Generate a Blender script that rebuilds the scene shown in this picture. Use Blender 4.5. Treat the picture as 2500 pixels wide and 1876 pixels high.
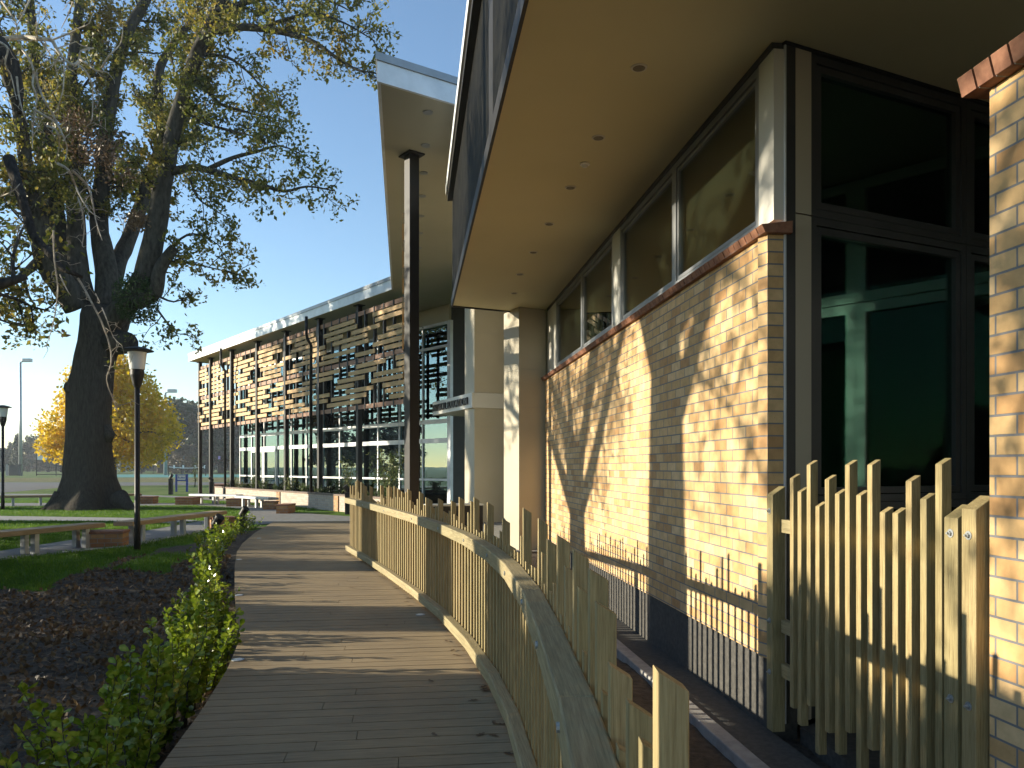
import bpy, math, random
import numpy as np
from mathutils import Vector, Matrix, noise as mnoise
for o in list(bpy.data.objects): bpy.data.objects.remove(o)
S = bpy.context.scene
COL = S.collection
R = math.radians
rnd = random.Random(7)

# ------------------------------------------------------------------ camera
H = 1.5                      # eye height over the deck
FPX = 1900.0                 # focal length in px of a 2500 px wide frame
cam = bpy.data.cameras.new('camera'); cam_o = bpy.data.objects.new('camera', cam); COL.objects.link(cam_o)
cam.sensor_width = 36; cam.lens = 36*FPX/2500; cam.shift_y = (1141-938)/2500
cam.clip_start = 0.05; cam.clip_end = 3000
cam_o.location = (0, 0, H); cam_o.rotation_euler = (R(90), 0, 0)
S.camera = cam_o
# ------------------------------------------------------------------ light
SUN_EL, SUN_AZ = 12.4, 92.0          # azimuth: degrees from +X, toward the sun = (cos, sin) of 180-2
sunv = Vector((-math.cos(R(2.0))*math.cos(R(SUN_EL)), math.sin(R(2.0))*math.cos(R(SUN_EL)), math.sin(R(SUN_EL))))
W = bpy.data.worlds.new('World'); S.world = W; W.use_nodes = True
nt = W.node_tree; nt.nodes.clear()
sky = nt.nodes.new('ShaderNodeTexSky'); sky.sky_type = 'NISHITA'; sky.sun_disc = False
sky.sun_elevation = R(SUN_EL); sky.sun_rotation = math.atan2(sunv.x, sunv.y)
sky.altitude = 0; sky.air_density = 1.0; sky.dust_density = 0.1; sky.ozone_density = 2.3
bg = nt.nodes.new('ShaderNodeBackground'); bg.inputs[1].default_value = 0.132
wo = nt.nodes.new('ShaderNodeOutputWorld')
nt.links.new(sky.outputs[0], bg.inputs[0]); nt.links.new(bg.outputs[0], wo.inputs[0])
sl = bpy.data.lights.new('sun', 'SUN'); sl.energy = 5.0; sl.angle = R(0.6); sl.color = (1.0, 0.90, 0.70)
so = bpy.data.objects.new('sun', sl); COL.objects.link(so)
so.rotation_euler = sunv.to_track_quat('Z', 'Y').to_euler(); so.location = (-40, 5, 30)
S.view_settings.view_transform = 'Standard'; S.view_settings.look = 'None'
S.view_settings.exposure = 1.1; S.view_settings.gamma = 1.0
S.render.engine = 'CYCLES'
S.cycles.max_bounces = 8; S.cycles.diffuse_bounces = 4; S.cycles.glossy_bounces = 4; S.cycles.transparent_max_bounces = 16
S.cycles.caustics_reflective = False; S.cycles.caustics_refractive = False

# ------------------------------------------------------------------ helpers
def at(x, y, Y):                 # survey: photo point seen at distance Y
    return Vector(((x-1250)/FPX*Y, Y, H+(1141-y)/FPX*Y))
GZ = -0.05
def G(x, y, z=GZ):               # survey: ground point
    Y = FPX*(H-z)/(y-1141); return Vector(((x-1250)/FPX*Y, Y, z))
class MB:
    def __init__(s): s.v=[]; s.f=[]; s.m=[]; s.mi=0
    def add(s, vs, fs):
        n=len(s.v); s.v += [tuple(v) for v in vs]; s.f += [tuple(i+n for i in f) for f in fs]; s.m += [s.mi]*len(fs); return s
    def box(s, x0,x1,y0,y1,z0,z1):
        return s.add([(x0,y0,z0),(x1,y0,z0),(x1,y1,z0),(x0,y1,z0),(x0,y0,z1),(x1,y0,z1),(x1,y1,z1),(x0,y1,z1)],
            [(0,3,2,1),(4,5,6,7),(0,1,5,4),(1,2,6,5),(2,3,7,6),(3,0,4,7)])
    def obox(s, o, ang, x0,x1,y0,y1,z0,z1):
        c,sn = math.cos(ang), math.sin(ang); b=MB().box(x0,x1,y0,y1,z0,z1)
        return s.add([(o[0]+x*c-y*sn, o[1]+x*sn+y*c, (o[2] if len(o)>2 else 0)+z) for x,y,z in b.v], b.f)
    def prism(s, pts, z0, z1):
        n=len(pts)
        a=sum(pts[i][0]*pts[(i+1)%n][1]-pts[(i+1)%n][0]*pts[i][1] for i in range(n))
        if a<0: pts=pts[::-1]
        vs=[(p[0],p[1],z0) for p in pts]+[(p[0],p[1],z1) for p in pts]
        fs=[tuple(range(n-1,-1,-1)), tuple(range(n,2*n))]+[(i,(i+1)%n,(i+1)%n+n,i+n) for i in range(n)]
        return s.add(vs, fs)
    def tube(s, pts, rs, n=8, cap=True):
        pts=[Vector(p) for p in pts]; ring=[]; base=len(s.v); prev=None
        for i,p in enumerate(pts):
            t=(pts[min(i+1,len(pts)-1)]-pts[max(i-1,0)])
            if t.length<1e-6: t=Vector((0,0,1))
            t.normalize()
            if prev is None:
                a=t.orthogonal().normalized()
            else:
                a=(prev-t*prev.dot(t))
                a = a.normalized() if a.length>1e-6 else t.orthogonal().normalized()
            prev=a; b=t.cross(a); r=rs[i] if hasattr(rs,'__len__') else rs
            for k in range(n):
                th=2*math.pi*k/n; s.v.append(tuple(p+(a*math.cos(th)+b*math.sin(th))*r))
        for i in range(len(pts)-1):
            for k in range(n):
                s.f.append((base+i*n+k, base+i*n+(k+1)%n, base+(i+1)*n+(k+1)%n, base+(i+1)*n+k)); s.m.append(s.mi)
        if cap:
            s.f.append(tuple(base+k for k in range(n-1,-1,-1))); s.f.append(tuple(base+(len(pts)-1)*n+k for k in range(n))); s.m += [s.mi]*2
        return s
    def lathe(s, c, prof, n=20):
        base=len(s.v)
        for r,z in prof:
            for k in range(n): s.v.append((c[0]+r*math.cos(2*math.pi*k/n), c[1]+r*math.sin(2*math.pi*k/n), c[2]+z))
        for i in range(len(prof)-1):
            for k in range(n):
                s.f.append((base+i*n+k, base+i*n+(k+1)%n, base+(i+1)*n+(k+1)%n, base+(i+1)*n+k)); s.m.append(s.mi)
        s.f.append(tuple(base+k for k in range(n-1,-1,-1))); s.f.append(tuple(base+(len(prof)-1)*n+k for k in range(n))); s.m += [s.mi]*2
        return s
def tag(o, label=None, cat=None, group=None, kind=None):
    if label: o['label']=label
    if cat: o['category']=cat
    if group: o['group']=group
    if kind: o['kind']=kind
    return o
def link(o, parent=None):
    COL.objects.link(o)
    if parent is not None:
        o.parent=parent
        if parent.get('_loc') is not None:
            o.matrix_parent_inverse=Matrix.LocRotScale(Vector(parent['_loc']), Matrix.Rotation(parent['_rz'],3,'Z'), None).inverted()
    return o
def mk(name, mb, mat, parent=None, loc=(0,0,0), rz=0, smooth=False, bevel=0):
    me=bpy.data.meshes.new(name); me.from_pydata(mb.v, [], mb.f)
    mats = mat if isinstance(mat,(list,tuple)) else [mat]
    for m_ in mats: me.materials.append(m_)
    if len(mats)>1: me.polygons.foreach_set('material_index', mb.m)
    if smooth: me.polygons.foreach_set('use_smooth', [True]*len(me.polygons))
    me.update()
    o=bpy.data.objects.new(name, me); o.location=loc; o.rotation_euler=(0,0,rz)
    if bevel:
        b=o.modifiers.new('bevel','BEVEL'); b.width=bevel; b.segments=2; b.limit_method='ANGLE'
    return link(o, parent)
def thing(name, label, cat, loc=(0,0,0), rz=0, group=None, world=True):
    o=bpy.data.objects.new(name, None); o.empty_display_size=.2; COL.objects.link(o)
    o.location=loc; o.rotation_euler=(0,0,rz); tag(o,label,cat,group)
    if world: o['_loc']=tuple(loc); o['_rz']=rz     # children are given in world coordinates
    return o
def dup(root, loc, rz=0, label=None, scale=None):
    r=root.copy(); COL.objects.link(r); r.location=loc; r.rotation_euler=(0,0,rz)
    if label: r['label']=label
    if scale: r.scale=(scale,)*3 if not hasattr(scale,'__len__') else scale
    for ch in list(root.children):
        c=ch.copy(); COL.objects.link(c); c.parent=r
        for g in ch.children:
            d=g.copy(); COL.objects.link(d); d.parent=c
    return r

def split_parts(name, boxes, mat, parent, loc, rz, cap=100):
    boxes=sorted(boxes,key=lambda b:-(b[1]-b[0])*(b[5]-b[4])/(8+abs(b[0]))) 
    for b in boxes[:cap]: mk(name,MB().box(*b),mat,parent,loc=loc,rz=rz)
    if len(boxes)>cap:
        m=MB()
        for b in boxes[cap:]: m.box(*b)
        tag(mk(name,m,mat,parent,loc=loc,rz=rz),kind='stuff')

# ------------------------------------------------------------------ materials
def new_mat(name):
    m=bpy.data.materials.new(name); m.use_nodes=True; n=m.node_tree.nodes; n.clear()
    out=n.new('ShaderNodeOutputMaterial'); b=n.new('ShaderNodeBsdfPrincipled'); m.node_tree.links.new(b.outputs[0], out.inputs[0])
    return m, m.node_tree, b, out
def coords(t, scale=(1,1,1), kind='Object', rand=False):
    tc=t.nodes.new('ShaderNodeTexCoord'); mp=t.nodes.new('ShaderNodeMapping'); mp.inputs['Scale'].default_value=scale
    src=tc.outputs[kind]
    if rand:
        oi=t.nodes.new('ShaderNodeObjectInfo'); mu=t.nodes.new('ShaderNodeMath'); mu.operation='MULTIPLY'; mu.inputs[1].default_value=37.0
        ad=t.nodes.new('ShaderNodeVectorMath'); ad.operation='ADD'
        t.links.new(oi.outputs['Random'], mu.inputs[0]); t.links.new(src, ad.inputs[0]); t.links.new(mu.outputs[0], ad.inputs[1]); src=ad.outputs[0]
    t.links.new(src, mp.inputs['Vector']); return mp.outputs[0]
def noise(t, vec, scale, detail=4, rough=.6):
    n=t.nodes.new('ShaderNodeTexNoise'); n.inputs['Scale'].default_value=scale; n.inputs['Detail'].default_value=detail; n.inputs['Roughness'].default_value=rough
    t.links.new(vec, n.inputs['Vector']); return n.outputs[0]
def ramp(t, fac, stops):
    r=t.nodes.new('ShaderNodeValToRGB'); e=r.color_ramp.elements
    while len(e)<len(stops): e.new(.5)
    for i,(p,c) in enumerate(stops): e[i].position=p; e[i].color=(*c,1) if len(c)==3 else c
    t.links.new(fac, r.inputs[0]); return r.outputs[0]
def bump(t, h, b, strength=.3, dist=.01, prev=None):
    n=t.nodes.new('ShaderNodeBump'); n.inputs['Strength'].default_value=strength; n.inputs['Distance'].default_value=dist
    t.links.new(h, n.inputs['Height'])
    if prev is not None: t.links.new(prev, n.inputs['Normal'])
    t.links.new(n.outputs[0], b.inputs['Normal']); return n.outputs[0]
def m_noise(name, c1, c2, scale=4, sc=(1,1,1), rough=.7, metal=0, bs=.2, bd=.005, detail=5, lo=.35, hi=.65, rand=False, spec=.5, bscale=None):
    m,t,b,o=new_mat(name); v=coords(t, sc, rand=rand); f=noise(t,v,scale,detail)
    t.links.new(ramp(t,f,[(lo,c1),(hi,c2)]), b.inputs['Base Color']); b.inputs['Roughness'].default_value=rough; b.inputs['Metallic'].default_value=metal
    b.inputs['Specular IOR Level'].default_value=spec
    if bs:
        h = f if bscale is None else noise(t,v,bscale,3)
        bump(t,h,b,bs,bd)
    return m
def m_brick(name, cols, mortar, offs=0.0, w=.24, h=.086, ms=.011, axis='x', c=.5):
    m,t,b,o=new_mat(name)
    tc=t.nodes.new('ShaderNodeTexCoord'); sp=t.nodes.new('ShaderNodeSeparateXYZ'); cb=t.nodes.new('ShaderNodeCombineXYZ')
    t.links.new(tc.outputs['Object'], sp.inputs[0])
    # run the courses on across corners: x on the front faces, y on the end faces
    ge=t.nodes.new('ShaderNodeNewGeometry'); vt=t.nodes.new('ShaderNodeVectorTransform'); vt.vector_type='NORMAL'; vt.convert_from='WORLD'; vt.convert_to='OBJECT'
    t.links.new(ge.outputs['True Normal'], vt.inputs[0]); sn=t.nodes.new('ShaderNodeSeparateXYZ'); t.links.new(vt.outputs[0], sn.inputs[0])
    ab=t.nodes.new('ShaderNodeMath'); ab.operation='ABSOLUTE'; t.links.new(sn.outputs[0], ab.inputs[0])
    gt=t.nodes.new('ShaderNodeMath'); gt.operation='GREATER_THAN'; gt.inputs[1].default_value=.7; t.links.new(ab.outputs[0], gt.inputs[0])
    mx=t.nodes.new('ShaderNodeMix'); t.links.new(gt.outputs[0], mx.inputs[0]); t.links.new(sp.outputs[0], mx.inputs[2])
    ng=t.nodes.new('ShaderNodeMath'); ng.operation='MULTIPLY_ADD'; ng.inputs[1].default_value=-1; ng.inputs[2].default_value=.12; t.links.new(sp.outputs[1], ng.inputs[0]); t.links.new(ng.outputs[0], mx.inputs[3])
    t.links.new(mx.outputs[0], cb.inputs[0]); t.links.new(sp.outputs[2], cb.inputs[1])
    def bt(c1,c2,mo):
        n=t.nodes.new('ShaderNodeTexBrick'); n.inputs['Scale'].default_value=1; n.inputs['Brick Width'].default_value=w; n.inputs['Row Height'].default_value=h
        n.inputs['Mortar Size'].default_value=ms/2; n.inputs['Mortar Smooth'].default_value=.15; n.inputs['Bias'].default_value=0
        n.inputs['Color1'].default_value=(*c1,1); n.inputs['Color2'].default_value=(*c2,1); n.inputs['Mortar'].default_value=(*mo,1)
        t.links.new(cb.outputs[0], n.inputs['Vector']); return n
    n1=bt((0,0,0),(1,1,1),(.5,.5,.5))
    f=ramp(t, n1.outputs['Color'], [(0,cols[0]),(.35,cols[1]),(.7,cols[2]),(1,cols[3])])
    v=coords(t,(1,1,1)); n2=noise(t,v,9,4); n3=noise(t,v,90,3)
    mul=t.nodes.new('ShaderNodeMix'); mul.data_type='RGBA'; mul.blend_type='MULTIPLY'; mul.inputs[0].default_value=1
    t.links.new(f, mul.inputs[6]); t.links.new(ramp(t,n2,[(.3,(.8,.76,.7)),(.7,(1.1,1.08,1.05))]), mul.inputs[7])
    sp2=t.nodes.new('ShaderNodeMix'); sp2.data_type='RGBA'; sp2.blend_type='MULTIPLY'; sp2.inputs[0].default_value=1
    t.links.new(mul.outputs[2], sp2.inputs[6]); t.links.new(ramp(t,n3,[(.24,(.4,.28,.2)),(.32,(1,1,1))]), sp2.inputs[7])
    fin=t.nodes.new('ShaderNodeMix'); fin.data_type='RGBA'; t.links.new(n1.outputs['Fac'], fin.inputs[0]); t.links.new(sp2.outputs[2], fin.inputs[6])
    fin.inputs[7].default_value=(*mortar,1)
    t.links.new(fin.outputs[2], b.inputs['Base Color']); b.inputs['Roughness'].default_value=.75
    inv=t.nodes.new('ShaderNodeMath'); inv.operation='SUBTRACT'; inv.inputs[0].default_value=1; t.links.new(n1.outputs['Fac'], inv.inputs[1])
    p=bump(t,inv.outputs[0],b,.9,.008); bump(t,n3,b,.12,.004,p)
    return m
def m_wood(name, c1, c2, sc, rough=.65, bs=.25, ring=18):
    m,t,b,o=new_mat(name); v=coords(t, sc, rand=True); f=noise(t,v,ring,5,.7); f2=noise(t,v,3,2)
    a=ramp(t,f,[(.3,c1),(.7,c2)])
    mul=t.nodes.new('ShaderNodeMix'); mul.data_type='RGBA'; mul.blend_type='MULTIPLY'; mul.inputs[0].default_value=1
    t.links.new(a, mul.inputs[6]); t.links.new(ramp(t,f2,[(.3,(.82,.8,.72)),(.7,(1.08,1.05,1.0))]), mul.inputs[7])
    oi=t.nodes.new('ShaderNodeObjectInfo'); m2=t.nodes.new('ShaderNodeMix'); m2.data_type='RGBA'; m2.blend_type='MULTIPLY'; m2.inputs[0].default_value=1
    t.links.new(mul.outputs[2], m2.inputs[6]); t.links.new(ramp(t,oi.outputs['Random'],[(0,(.82,.84,.78)),(1,(1.06,1.02,.98))]), m2.inputs[7])
    t.links.new(m2.outputs[2], b.inputs['Base Color']); b.inputs['Roughness'].default_value=rough; bump(t,f,b,bs,.003); return m
def m_glass(name, tint, base=.08, gain=1.0, rough=.0, gcol=(1,1,1)):
    m=bpy.data.materials.new(name); m.use_nodes=True; t=m.node_tree; t.nodes.clear(); out=t.nodes.new('ShaderNodeOutputMaterial')
    tr=t.nodes.new('ShaderNodeBsdfTransparent'); tr.inputs[0].default_value=(*tint,1)
    gl=t.nodes.new('ShaderNodeBsdfGlossy'); gl.inputs['Roughness'].default_value=rough; gl.inputs[0].default_value=(*gcol,1)
    fr=t.nodes.new('ShaderNodeFresnel'); fr.inputs[0].default_value=1.52
    ma=t.nodes.new('ShaderNodeMath'); ma.operation='MULTIPLY_ADD'; ma.inputs[1].default_value=gain; ma.inputs[2].default_value=base; ma.use_clamp=True
    v=coords(t,(1,1,1)); f=noise(t,v,.6,1); bn=t.nodes.new('ShaderNodeBump'); bn.inputs['Strength'].default_value=.06; bn.inputs['Distance'].default_value=.03
    t.links.new(f,bn.inputs['Height']); t.links.new(bn.outputs[0],gl.inputs['Normal'])
    mx=t.nodes.new('ShaderNodeMixShader'); t.links.new(fr.outputs[0],ma.inputs[0]); t.links.new(ma.outputs[0],mx.inputs[0]); t.links.new(tr.outputs[0],mx.inputs[1]); t.links.new(gl.outputs[0],mx.inputs[2])
    t.links.new(mx.outputs[0],out.inputs[0]); return m
def m_leaf(name, stops, scale=.6, trans=.35, rough=.5, spec=.4, fine=14):
    m,t,b,o=new_mat(name); v=coords(t,(1,1,1),kind='Object'); f=noise(t,v,scale,3,.6); f2=noise(t,v,fine,1)
    ad=t.nodes.new('ShaderNodeMath'); ad.operation='MULTIPLY_ADD'; ad.inputs[1].default_value=.9; t.links.new(f2,ad.inputs[0])
    sb=t.nodes.new('ShaderNodeMath'); sb.operation='SUBTRACT'; sb.inputs[1].default_value=.45; t.links.new(f,sb.inputs[0]); t.links.new(sb.outputs[0],ad.inputs[2])
    c=ramp(t,ad.outputs[0],stops); t.links.new(c,b.inputs['Base Color']); b.inputs['Roughness'].default_value=rough; b.inputs['Specular IOR Level'].default_value=spec
    tl=t.nodes.new('ShaderNodeBsdfTranslucent'); t.links.new(c,tl.inputs[0]); mx=t.nodes.new('ShaderNodeMixShader'); mx.inputs[0].default_value=trans
    t.links.new(b.outputs[0],mx.inputs[1]); t.links.new(tl.outputs[0],mx.inputs[2]); t.links.new(mx.outputs[0],o.inputs[0]); return m
def m_plain(name, c, rough=.5, metal=0, var=.08, spec=.5):
    return m_noise(name, tuple(x*(1-var) for x in c), tuple(min(1,x*(1+var)) for x in c), scale=3, rough=rough, metal=metal, bs=.04, spec=spec)

M={}
YB=[(.50,.285,.12),(.62,.405,.185),(.68,.46,.225),(.73,.53,.29)]
M['brick']=m_brick('yellow_brick', YB, (.19,.19,.195), ms=.011)
M['brick_small']=m_brick('bench_brick', [(.30,.13,.05),(.42,.22,.09),(.48,.28,.12),(.36,.17,.07)], (.25,.24,.23))
M['brick_pale']=m_brick('pale_brick', [(.42,.34,.28),(.48,.40,.33),(.52,.44,.37),(.45,.36,.3)], (.3,.29,.28), w=.3)
M['coping']=m_noise('red_coping_brick',(.19,.075,.04),(.34,.155,.085),scale=14,rough=.7,bs=.25)
M['cap_brown']=m_noise('brown_capping',(.13,.09,.07),(.22,.16,.12),scale=12,rough=.8,bs=.2)
M['mortar']=m_noise('mortar',(.2,.2,.2),(.28,.28,.27),scale=40,rough=.9)
M['plinth']=m_noise('plinth_concrete',(.05,.048,.044),(.085,.08,.072),scale=25,rough=.9,bs=.4)
M['concrete']=m_noise('concrete',(.26,.25,.24),(.36,.35,.33),scale=9,rough=.9,bs=.25)
M['path']=m_noise('path_concrete',(.16,.155,.15),(.22,.215,.205),scale=6,rough=.9,bs=.2)
M['asphalt']=m_noise('asphalt',(.05,.05,.052),(.085,.085,.085),scale=30,rough=.95,bs=.3)
M['soil']=m_noise('soil',(.035,.026,.018),(.09,.07,.05),scale=14,rough=.95,bs=.9,bd=.04)
M['mulch']=m_noise('mulch',(.03,.023,.016),(.11,.083,.058),scale=14,rough=.95,bs=1,bd=.05)
M['grass']=m_noise('lawn',(.05,.11,.008),(.10,.19,.016),scale=1.3,rough=.9,bs=.8,bd=.03,bscale=60,spec=.15)
M['field']=m_noise('field',(.08,.13,.03),(.16,.20,.06),scale=.4,rough=.95,bs=.6,bd=.05,bscale=12,spec=.1)
M['drygrass']=m_noise('dry_grass',(.12,.12,.045),(.24,.20,.09),scale=1.2,rough=.95,bs=.6,bd=.05,bscale=20,spec=.1)
M['court']=m_noise('court',(.03,.19,.16),(.04,.23,.20),scale=1,rough=.8,bs=0)
M['soffit']=m_noise('cream_soffit',(.60,.555,.34),(.64,.59,.37),scale=.7,rough=.65,bs=.03,bscale=60)
M['soffit2']=m_noise('roof_soffit',(.38,.355,.27),(.41,.385,.30),scale=.7,rough=.6,bs=.03)
M['acm']=m_noise('cladding_panel',(.60,.58,.52),(.63,.61,.55),scale=1,rough=.42,bs=.02)
M['acm_tan']=m_noise('cladding_tan',(.43,.38,.28),(.46,.41,.31),scale=1,rough=.5,bs=.02)
M['alu']=m_plain('aluminium_frame',(.32,.33,.34),.38,.55)
M['alu_light']=m_plain('silver_frame',(.62,.63,.65),.4,.25)
M['alu_dark']=m_plain('dark_frame',(.055,.055,.055),.4,.3)
M['black']=m_plain('black_steel',(.016,.0145,.0135),.5,0,spec=.3)
M['charcoal']=m_plain('charcoal_panel',(.06,.058,.055),.6)
M['fascia']=m_plain('silver_fascia',(.66,.69,.72),.42,.2)
M['fascia_cap']=m_plain('fascia_cap',(.30,.32,.34),.4,.4)
M['corr']=m_noise('corrugated_screen',(.028,.026,.022),(.06,.055,.042),scale=3,rough=.55,metal=.2,bs=0)
M['pine']=m_wood('treated_pine',(.21,.155,.07),(.47,.39,.215),(9,9,.35),bs=.5)
M['pine_rail']=m_wood('pine_rail',(.22,.175,.10),(.48,.41,.25),(.35,10,10),bs=.5)
M['slat']=m_wood('cedar_slat',(.48,.29,.13),(.68,.46,.23),(.6,4,4),bs=.1)
M['slat_red']=m_wood('red_slat',(.30,.15,.10),(.42,.24,.17),(.6,4,4),bs=.1)
M['bench_wood']=m_wood('bench_timber',(.30,.21,.12),(.46,.34,.21),(.8,8,8))
M['bark']=m_noise('bark',(.032,.028,.024),(.085,.076,.064),scale=9,sc=(2.2,2.2,.35),rough=.95,bs=1,bd=.06,lo=.3,hi=.7,spec=.1)
M['bark_grey']=m_noise('limb_bark',(.03,.028,.023),(.095,.088,.073),scale=6,sc=(1.5,1.5,.5),rough=.95,bs=.9,bd=.04,lo=.3,hi=.7,spec=.1)
M['twig']=m_noise('twig_bark',(.32,.26,.19),(.58,.50,.38),scale=20,rough=.8,bs=.2)
M['glass']=m_glass('curtain_glass',(.55,.82,.74),.16,1.0,gcol=(.62,.9,1.0))
M['glass_dark']=m_glass('dark_glass',(.35,.5,.44),.01,.45,gcol=(.65,.9,.8))
M['glass_clere']=m_glass('clerestory_glass',(.62,.64,.58),.02,.6)
M['lens']=m_plain('lamp_lens',(.75,.75,.72),.3)
M['white']=m_plain('white_paint',(.75,.75,.74),.5)
M['blue']=m_plain('blue_paint',(.02,.05,.33),.4)
M['paleblue']=m_plain('pale_blue',(.18,.42,.62),.6)
M['lilac']=m_plain('lilac',(.38,.28,.58),.6)
M['red']=m_plain('red_pinboard',(.42,.03,.03),.7)
M['lime']=m_plain('lime_shade',(.50,.62,.10),.4)
lm=M['lime'].node_tree.nodes; [n for n in lm if n.type=='BSDF_PRINCIPLED'][0].inputs['Emission Color'].default_value=(.62,.8,.12,1); [n for n in lm if n.type=='BSDF_PRINCIPLED'][0].inputs['Emission Strength'].default_value=.9
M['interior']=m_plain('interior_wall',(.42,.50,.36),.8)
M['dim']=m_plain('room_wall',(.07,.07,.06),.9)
M['blind']=m_plain('olive_blind',(.13,.14,.11),.85)
M['floor']=m_plain('room_floor',(.25,.24,.21),.6)
M['galv']=m_plain('galvanised_steel',(.42,.44,.45),.45,.6)
OAK=[(.12,(.04,.06,.012)),(.36,(.10,.12,.02)),(.54,(.21,.20,.03)),(.72,(.34,.23,.045))]
M['oak_leaf']=m_leaf('oak_leaves',OAK,.5,.48)
M['oak_dark']=m_leaf('inner_leaves',[(.2,(.02,.045,.01)),(.6,(.05,.09,.018))],.5,.25)
M['dead_leaf']=m_leaf('dead_leaves',[(.2,(.07,.04,.02)),(.5,(.15,.09,.045)),(.75,(.26,.17,.08))],5,.15)
M['yellow_leaf']=m_leaf('yellow_leaves',[(.15,(.32,.27,.02)),(.4,(.62,.44,.02)),(.62,(.80,.56,.03)),(.8,(.70,.34,.02))],.35,.5,fine=3)
M['far_leaf']=m_leaf('far_leaves',[(.2,(.025,.04,.02)),(.5,(.045,.065,.028)),(.8,(.09,.10,.045))],.15,.15,fine=1.5)
M['far_brown']=m_leaf('far_brown_leaves',[(.2,(.09,.07,.05)),(.8,(.2,.16,.11))],.15,.15,fine=1.5)
M['shrub_leaf']=m_leaf('glossy_shrub_leaves',[(.2,(.07,.12,.01)),(.5,(.20,.28,.018)),(.8,(.45,.48,.06))],2.5,.3,.25,.55,fine=25)
M['plant_leaf']=m_leaf('garden_leaves',[(.2,(.03,.06,.015)),(.5,(.08,.12,.03)),(.8,(.24,.24,.08))],2,.3)
M['blade']=m_leaf('grass_blades',[(.2,(.05,.12,.008)),(.5,(.10,.21,.012)),(.8,(.19,.29,.025))],1.0,.35,.6,.3,fine=30)
# decking: fine grooves along the boards
m,t,b,o=new_mat('grooved_decking'); v=coords(t,(1,1,1)); vs=coords(t,(.6,9,1)); f=noise(t,vs,6,5,.7); f2=noise(t,v,1.1,4)
wv=t.nodes.new('ShaderNodeTexWave'); wv.bands_direction='Y'; wv.inputs['Scale'].default_value=32; wv.inputs['Distortion'].default_value=0; t.links.new(v,wv.inputs['Vector'])
a=ramp(t,f,[(.3,(.225,.165,.095)),(.7,(.38,.29,.175))]); mul=t.nodes.new('ShaderNodeMix'); mul.data_type='RGBA'; mul.blend_type='MULTIPLY'; mul.inputs[0].default_value=1
t.links.new(a,mul.inputs[6]); t.links.new(ramp(t,f2,[(.3,(.8,.8,.8)),(.7,(1.1,1.08,1.02))]),mul.inputs[7]); t.links.new(mul.outputs[2],b.inputs['Base Color']); b.inputs['Roughness'].default_value=.8
p=bump(t,wv.outputs[0],b,.35,.003); bump(t,f,b,.2,.003,p); M['deck']=m

# directions
aD=math.atan2(.992,-.1259); dD=Vector((-.1259,.992)); aG=R(25.0); dG=Vector((math.cos(aG),math.sin(aG)))
aN=math.atan2(.917,-.399); dN=Vector((-.399,.917)); aF=math.atan2(.79,-.613); dF=Vector((-.613,.79)); aU=math.atan2(.758,-.652); dU=Vector((-.652,.758))
C0=Vector((1.79,5.45))
# ================================================================== ground
def lerp_poly(P, Y):                       # x of a polyline given as (x, y) at y
    P=sorted(P,key=lambda p:p[1])
    if Y<=P[0][1]: return P[0][0]
    for a,b in zip(P,P[1:]):
        if Y<=b[1]: return a[0]+(b[0]-a[0])*(Y-a[1])/(b[1]-a[1])
    return P[-1][0]
EDGE_L=[(-1.25,-3),(-1.3,1),(-1.5,2.6),(-1.76,3.88),(-1.91,4.77),(-2.11,5.76),(-2.35,6.69),(-2.56,7.31),(-2.93,8.26),(-3.48,9.76),(-4.18,11.73),(-4.88,13.8),(-5.3,15.3),(-5.88,17.8),(-6.6,21.6),(-6.9,23)]
FENCE=[(-2.86,13.5),(-2.27,12.0),(-1.68,10.4),(-1.10,8.75),(-.67,7.4),(-.35,6.2),(-.13,5.15),(.0,4.3),(.085,3.4),(.125,2.6),(.15,1.8),(.15,1.04)]
def gz(x,y):
    s=min(1,max(0,(y-9.0)/4.5)); s=s*s*(3-2*s); z=-.40+(.40+GZ)*s
    if y<14 and x<8:
        z += (1-s)*(.05*mnoise.noise((x*.8,y*.8,0))+.025*mnoise.noise((x*5,y*5,1)))
    return z
KERB=[(-8.6,13.1),(-7.5,15.2),(-7.45,18.9),(-7.2,20.3)]
def gkind(x,y):     # 0 mulch 1 grass 2 soil 3 field
    if y>44: return 3
    if y<14.6 and x>lerp_poly(FENCE,y)-.2: return 2
    if y<13.1+(x+8.6)*1.9 and y<14.5 or (x>lerp_poly(KERB,y)-.0 and y<20.3 and x<-3):
        n=.5*mnoise.noise((x*.9,y*.9,3))
        if y>11.2+n-.1*(x+9) and x<-6.6+n: return 1
        if 12+n<y<14 and -6.3<x<-5.3+n: return 1
        return 0
    return 1
xs=[-3000,-900,-300,-120,-60,-40,-28,-22,-18,-16]+list(np.arange(-15,8.01,.14))+[9,12,18,30,80,300,900,3000]
ys=[-300,-60,-20,-10,-6,-4]+list(np.arange(-3,21,.14))+[22,24,27,30,34,38,42,44,46,60,80,118,200,400,1000,3000]
mb=MB(); nx=len(xs)
for y in ys:
    for x in xs: mb.v.append((x,y,gz(x,y)))
for j in range(len(ys)-1):
    for i in range(nx-1):
        mb.f.append((j*nx+i,j*nx+i+1,(j+1)*nx+i+1,(j+1)*nx+i)); mb.m.append(gkind((xs[i]+xs[i+1])/2,(ys[j]+ys[j+1])/2))
tag(mk('ground',mb,[M['mulch'],M['grass'],M['soil'],M['field']],smooth=True),kind='structure')
def sheet(name, pts, mat, z, th=.0):
    n=len(pts); mb=MB()
    mb.add([(p[0],p[1],z) for p in pts],[tuple(range(n))]); o=mk(name,mb,mat)
    o.data.polygons[0].normal
    if o.data.polygons[0].normal.z<0: o.data.flip_normals()
    return tag(o,kind='structure')
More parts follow.
